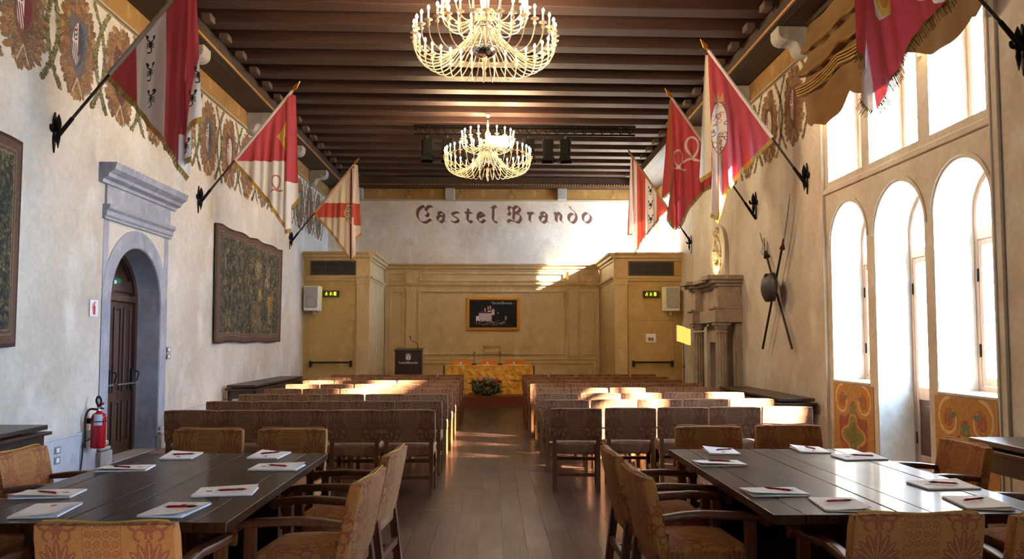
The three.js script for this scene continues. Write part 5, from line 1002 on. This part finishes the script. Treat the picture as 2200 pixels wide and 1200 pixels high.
// crossed weapons
{
  const t = thing('glaive', 'long-bladed polearm slanting up to the right, crossed behind the breastplate', 'polearm', [XR - 0.092, 0, 0.25], RW);
  const P = (z, y, d = 0) => [z, y, d];
  mesh('shaft', bar(P(-12.94, 1.41, 0.02), P(-11.925, 3.06, 0.02), 0.018), M.poleWood, t);
  const s = new THREE.Shape(); s.moveTo(-0.02, 0); s.lineTo(0.025, 0); s.quadraticCurveTo(0.05, 0.4, -0.01, 0.76); s.quadraticCurveTo(-0.02, 0.4, -0.02, 0);
  mesh('blade', extrude(s, 0.006, 0.003).rotateZ(-0.44).translate(-11.955, 3.0, 0.016), std({ color: 0x8d9096, metalness: 0.9, roughness: 0.35 }), t);
  mesh('tassel', cyl(0.012, 0.045, 0.1, 0, 0, 0, 10).rotateZ(-0.55).translate(-11.97, 2.96, 0.02), std({ color: 0x5a1820, roughness: 0.9 }), t);
  const h = thing('halberd', 'halberd with a short axe head slanting up to the left, crossed behind the breastplate', 'polearm', [XR - 0.045, 0, 0.2], RW);
  mesh('shaft', bar(P(-11.76, 1.42, 0.02), P(-12.82, 2.98, 0.02), 0.018), M.poleWood, h);
  const hs = new THREE.Shape(); hs.moveTo(-0.02, -0.12); hs.quadraticCurveTo(-0.16, -0.12, -0.17, 0.06); hs.quadraticCurveTo(-0.08, 0.0, -0.02, 0.06); hs.lineTo(-0.006, 0.3); hs.lineTo(0.02, 0.06); hs.lineTo(0.11, 0.1); hs.lineTo(0.02, -0.06); hs.closePath();
  mesh('axe_head', extrude(hs, 0.008, 0.003).rotateZ(0.55).translate(-12.88, 3.06, 0.02), std({ color: 0x6d6a66, metalness: 0.9, roughness: 0.4 }), h);
  mesh('tassel', cyl(0.014, 0.05, 0.12, 0, 0, 0, 10).rotateZ(0.6).translate(-12.79, 2.93, 0.02), std({ color: 0x2c1814, roughness: 0.9 }), h);
  const b = thing('breastplate', 'dark steel breastplate mounted over the crossed polearms on the right wall', 'armour', [XR - 0.13, 2.35, -12.06], RW);
  const steel = std({ color: 0x55565a, metalness: 0.85, roughness: 0.55 });
  mesh('shell', bend(new THREE.SphereGeometry(0.23, 24, 16, 0, PI * 2, 0, PI * 0.8), (v) => { v.y *= 1.12; v.z = Math.max(v.z, -0.02) * 0.6; v.x *= v.y < 0 ? 1.15 + v.y * 0.85 : 1.15 + v.y * 0.35; if (v.y > 0.1) { v.y -= (0.1 - Math.abs(v.x)) > 0 ? (0.1 - Math.abs(v.x)) * 0.9 : 0; } }).translate(0, 0, 0.05), steel, b);
  mesh('rim', [new THREE.TorusGeometry(0.1, 0.012, 6, 18).scale(1, 0.7, 1).translate(0, 0.15, 0.12)], steel, b);
  mesh('strap', bar([-0.1, 0.17, 0.02], [-0.08, 0.2, 0.1], 0.012), std({ color: 0x2a1a10, roughness: 0.8 }), b);
}

// ---------------------------------------------------------------- on the stage
{
  const t = thing('lectern', 'dark brown lectern with white crest and lettering on the stage', 'lectern', [-2.07, 0.24, -19.8]);
  mesh('front_panel', rbox(0.66, 1.06, 0.03, 0.006, 0, 0.53, 0.18), M.lectern, t);
  for (const s of [-1, 1]) mesh('side_panel', box(0.03, 1.04, 0.36, s * 0.31, 0.52, 0), M.lectern, t);
  mesh('reading_top', rbox(0.69, 0.03, 0.46, 0.008).rotateX(0.1).translate(0, 1.07, 0), M.lectern, t);
  mesh('print', new THREE.PlaneGeometry(0.56, 0.36).translate(0, 0.86, 0.1965), std({ roughness: 0.5, transparent: true, map: canvasTex(512, 330, (c, w, h) => {
    c.clearRect(0, 0, w, h); c.fillStyle = c.strokeStyle = '#d9d4cc'; c.textAlign = 'center'; c.font = 'bold 66px serif'; c.save(); c.translate(256, 285); c.scale(0.98, 1); c.fillText('CastelBrando', 0, 0); c.restore();
    c.beginPath(); c.ellipse(256, 150, 44, 58, 0, 0, 7); c.fill(); for (let k = -2; k <= 2; k++) { c.beginPath(); c.moveTo(256 + k * 20 - 10, 90); c.lineTo(256 + k * 26, 40 + Math.abs(k) * 8); c.lineTo(256 + k * 20 + 10, 90); c.fill(); } for (const s of [-1, 1]) for (let k = 0; k < 4; k++) { c.beginPath(); c.ellipse(256 + s * 48, 108 + k * 26, 9, 12, s, 0, 7); c.fill(); }
    c.globalCompositeOperation = 'destination-out'; c.lineWidth = 5; c.beginPath(); c.ellipse(256, 156, 27, 38, 0, 0, 7); c.stroke(); c.fillRect(252, 120, 8, 70); for (const s of [-1, 1]) { c.beginPath(); c.arc(256 + s * 14, 140, 6, 0, 7); c.fill(); }
  }) }), t, { uv: false });
  const m = thing('lectern_microphone', 'thin gooseneck microphone on the lectern', 'microphone', [-1.86, 1.335, -19.8]);
  mesh('base', cyl(0.03, 0.035, 0.02, 0, 0.008, 0), M.black, m);
  mesh('gooseneck', tube([[0, 0, 0], [0, 0.1, 0], [-0.06, 0.16, 0], [-0.16, 0.2, 0], [-0.18, 0.27, 0]], 0.007, 20), M.iron, m);
  mesh('capsule', bar([-0.18, 0.26, 0], [-0.185, 0.32, 0.01], 0.013), M.black, m);
}
{
  const T = thing('conference_table', 'long narrow table on the stage under a gold cloth', 'table', [-0.08, 0.24, -19.45]);
  mesh('tabletop', rbox(2.18, 0.03, 0.6, 0.005, 0, 0.68, 0), M.lectern, T);
  for (const s of [-1, 1]) mesh('end_panel', box(0.03, 0.66, 0.52, s * 1.085, 0.335, 0), M.lectern, T);
  const c = thing('gold_tablecloth', 'crinkled gold cloth draped over the stage table front', 'tablecloth', [-0.08, 0.24, -19.45]);
  const nx = 120, ny = 40, g = new THREE.BoxGeometry(2.12, 0.68, 0.008, nx, ny, 1), p = g.attributes.position;
  for (let i = 0; i < p.count; i++) { const x = p.getX(i), y = p.getY(i), k = clamp((0.33 - y) * 4); p.setZ(i, p.getZ(i) + k * (0.085 * fbm(x * 0.4 + 0.3 + y * 0.15, y * 0.5 + 0.5, 14, 20, 4) - 0.04 + 0.012 * Math.sin(x * 31 + y * 9))); }
  g.computeVertexNormals(); g.translate(0, 0.355, 0.315);
  mesh('front_drop', g, M.goldCloth, c);
  mesh('top_cover', rbox(2.12, 0.008, 0.63, 0.003, 0, 0.7, 0.005), M.goldCloth, c);
  const words = ['left', 'middle', 'right'];
  [-0.78, -0.085, 0.575].forEach((x, i) => {
    const q = thing('stage_chair', `orange-backed chair behind the stage table, ${words[i]} of three`, 'chair', [x, 0.24, -20.05], 0, 'orange chairs behind the stage table');
    mesh('backrest', softBox(0.5, 0.36, 0.05, 0.02, 4).translate(0, 0.62, -0.22), M.orange, q);
    mesh('seat', softBox(0.5, 0.1, 0.46, 0.02, 4).translate(0, 0.42, 0), M.orange, q);
    for (const s of [-1, 1]) { mesh('leg', box(0.04, 0.38, 0.04, s * 0.22, 0.19, 0.19), M.chairWood, q); mesh('leg', box(0.04, 0.7, 0.04, s * 0.22, 0.35, -0.21), M.chairWood, q); }
    const gl = thing('water_glass', `small upturned glass on the stage table before the ${words[i]} chair`, 'glass', [[-0.78, -0.12, 0.52][i], 0.945, -19.42], 0, 'glasses on the stage table'); gl.scale.setScalar(0.75);
    mesh('bowl', lathe([[0.034, 0.1], [0.038, 0.05], [0.03, 0.012], [0, 0.01], [0, 0.0], [0.033, 0.0], [0.041, 0.05], [0.037, 0.1]], 16), std({ color: 0xe9e6df, roughness: 0.1, transparent: true, opacity: 0.6 }), gl);
    const pd = thing('paper_sheet', `white paper on the stage table before the ${words[i]} chair`, 'paper', [[-0.78, -0.12, 0.52][i], 0.945, -19.3], 0.05, 'papers on the stage table');
    mesh('sheet', box(0.21, 0.004, 0.15, 0, 0.002, 0), M.pages, pd);
  });
  [-0.45, 0.185].forEach((x, i) => {
    const q = thing('table_microphone', `black gooseneck microphone on the stage table, ${i ? 'right' : 'left'} of two`, 'microphone', [x, 0.945, -19.38], 0, 'microphones on the stage table');
    mesh('base', [rbox(0.11, 0.035, 0.09, 0.012, 0, 0.0175, 0)], M.black, q);
    mesh('gooseneck', tube([[0, 0.03, 0], [0, 0.14, -0.01], [0.008, 0.28, -0.03]], 0.006, 10), M.black, q);
    mesh('capsule', bar([0.008, 0.26, -0.028], [0.012, 0.32, -0.04], 0.012), M.black, q);
  });
}
{
  const t = thing('flower_arrangement', 'low flower arrangement with red blooms before the gold cloth on the stage edge', 'flowers', [-0.13, 0.24, -18.86]);
  seed = 808;
  const leafG = (L, W) => { const s = new THREE.Shape(); s.moveTo(0, 0); s.quadraticCurveTo(W, L * 0.5, 0, L); s.quadraticCurveTo(-W, L * 0.5, 0, 0); return new THREE.ShapeGeometry(s, 4); };
  const place = (g, x, y, z, out) => g.rotateX(rr(-0.9, 0.9)).rotateZ(rr(-1.3, 1.3)).rotateY(rr(0, 6.28)).translate(x, y, z);
  const dbl = (m) => { const c = m.clone(); c.side = THREE.DoubleSide; return c; };
  const dark = [], blue = [], green = [];
  for (let i = 0; i < 260; i++) dark.push(place(leafG(rr(0.06, 0.12), rr(0.02, 0.035)), rr(-0.33, 0.33), rr(0.06, 0.34), rr(-0.08, 0.08)));
  for (let i = 0; i < 420; i++) { const a = rr(0, 6.28), q = rr(0.5, 1); blue.push(new THREE.IcosahedronGeometry(rr(0.008, 0.016), 0).translate(Math.cos(a) * 0.36 * q, 0.24 + Math.sin(a) * 0.2 * q, rr(-0.1, 0.16))); }
  for (let i = 0; i < 18; i++) green.push(leafG(rr(0.18, 0.28), rr(0.05, 0.08)).rotateX(1.2).rotateY(rr(-1.4, 1.4)).translate(rr(-0.28, 0.28), rr(0.02, 0.07), rr(0.06, 0.1)));
  mesh('foliage', dark, dbl(M.leafDark), t, { kind: 'stuff' });
  mesh('berries', blue, M.leafBlue, t, { kind: 'stuff' });
  mesh('broad_leaves', green, dbl(M.leaf), t, { kind: 'stuff' });
  for (const [x, y, z, r, m] of [[-0.17, 0.4, 0.1, 0.065, M.flowerPink], [0.21, 0.34, 0.12, 0.06, M.flowerRed], [0.05, 0.4, 0.02, 0.04, M.flowerPink]]) { const pet = []; for (let k = 0; k < 10; k++) pet.push(new THREE.SphereGeometry(r * 0.6, 8, 6).scale(1, 0.45, 1).rotateX(rr(-1, 1)).rotateZ(rr(-1, 1)).translate(x + rr(-r, r) * 0.55, y + rr(-r, r) * 0.45, z + rr(-r, r) * 0.4)); mesh('bloom', pet, m, t); }
  mesh('dish', lathe([[0, 0], [0.11, 0.0], [0.13, 0.04], [0.12, 0.05], [0, 0.04]], 20), M.leafDark, t);
}
{
  const t = thing('framed_picture', 'gilt-framed night picture of a white castle on the stage panelling', 'picture', [0.02, 2.31, PB + 0.03]);
  mesh('frame', [holed(rect(-0.77, -0.48, 0.77, 0.48), [rect(-0.7, -0.41, 0.7, 0.41)], 0.035, 0.012), holed(rect(-0.715, -0.425, 0.715, 0.425), [rect(-0.685, -0.395, 0.685, 0.395)], 0.02, 0.006)], M.gilt, t);
  mesh('print', new THREE.PlaneGeometry(1.4, 0.82).translate(0, 0, 0.012), std({ roughness: 0.85, map: canvasTex(1024, 600, (c, w, h) => {
    seed = 99; c.fillStyle = '#0d0d14'; c.fillRect(0, 0, w, h);
    for (let i = 0; i < 500; i++) { c.globalAlpha = 0.25; c.fillStyle = ['#141610', '#171512', '#0c0e14', '#1c1914'][(rnd() * 4) | 0]; c.beginPath(); c.ellipse(rnd() * w, rnd() * h, rr(10, 60), rr(8, 40), 0, 0, 7); c.fill(); } c.globalAlpha = 1;
    c.fillStyle = '#cdbec8'; c.fillRect(210, 290, 270, 170); c.fillStyle = '#ddd2d8'; c.fillRect(150, 350, 65, 110);
    c.fillStyle = '#4e2026'; c.beginPath(); c.moveTo(195, 290); c.lineTo(240, 240); c.lineTo(470, 232); c.lineTo(495, 290); c.fill(); c.fillStyle = '#5a242a'; c.beginPath(); c.moveTo(380, 240); c.lineTo(430, 170); c.lineTo(540, 180); c.lineTo(550, 215); c.fill();
    c.fillStyle = '#c4b6ba'; c.fillRect(480, 210, 60, 120); c.fillStyle = '#d8c2b4'; c.beginPath(); c.arc(430, 262, 36, PI, 0); c.fill();
    c.fillStyle = '#cfc3c6'; for (const [x, y] of [[330, 185], [395, 140], [440, 130]]) c.fillRect(x, y, 22, 70);
    c.fillStyle = '#4a3c48'; for (let y = 0; y < 4; y++) for (let x = 0; x < 9; x++) c.fillRect(224 + x * 28, 304 + y * 38, 9, 17);
    for (let i = 0; i < 120; i++) { c.globalAlpha = 0.5; c.fillStyle = ['#8f838c', '#b6aab0', '#1a1a20', '#5c5458', '#2c2822'][(rnd() * 5) | 0]; c.beginPath(); c.ellipse(rr(150, 760), rr(440, 540), rr(6, 26), rr(6, 22), 0, 0, 7); c.fill(); }
    c.globalAlpha = 0.9; c.fillStyle = '#8e8678'; c.fillRect(760, 350, 42, 80); c.fillStyle = '#a7a09a'; c.beginPath(); c.ellipse(612, 288, 22, 12, 0.4, 0, 7); c.fill(); c.globalAlpha = 1;
    blackletter(c, 'CastelBrando', 482, 98, 32, '#d5d2d6', 0.28, 0.12); c.fillStyle = '#b9b6ba'; c.font = '30px serif'; c.fillText('.it', 950, 98);
  }) }), t, { uv: false });
}
{
  const t = thing('floor_lamp', 'slim floor lamp with a lit twisted yellow shade beside the fireplace', 'lamp', [4.34, 0, -17.9]);
  mesh('base', lathe([[0, 0], [0.14, 0], [0.14, 0.012], [0.03, 0.03], [0, 0.03]], 20), M.iron, t);
  mesh('pole', [bar([0, 0.02, 0], [0, 1.5, 0], 0.009), cyl(0.018, 0.018, 0.05, 0, 0.95, 0)], M.iron, t);
  const g = new THREE.PlaneGeometry(0.3, 0.36, 16, 10), p = g.attributes.position; for (let i = 0; i < p.count; i++) { const x = p.getX(i), y = p.getY(i); p.setXYZ(i, x, y + 0.05 * Math.sin(-x * 8), 0.09 * Math.cos(x * 7) - 0.02); } g.computeVertexNormals(); g.translate(0, 1.66, 0.03);
  const shadeMat = std({ color: 0xe9c46a, emissive: new THREE.Color().setRGB(1, 0.6, 0.12), emissiveIntensity: 0.75, roughness: 0.9, side: THREE.DoubleSide });
  mesh('shade', g, shadeMat, t, { label: 'glowing yellow parchment shade' }); mesh('shade', g.clone().scale(1, 1, -1).translate(0, 0, 0.02), shadeMat, t);
  mesh('bulb', sph(0.03, 0, 1.63, 0.03), M.bulb, t);
  const l = new THREE.PointLight(new THREE.Color().setRGB(1, 0.62, 0.25), 2.2, 0, 2); l.position.set(0, 1.75, 0.03); t.add(l);
}

scene.traverse((o) => { if (o.isMesh) { if (!/pane|bulb/.test(o.name)) o.castShadow = true; o.receiveShadow = true; } });
renderer.render(scene, camera);
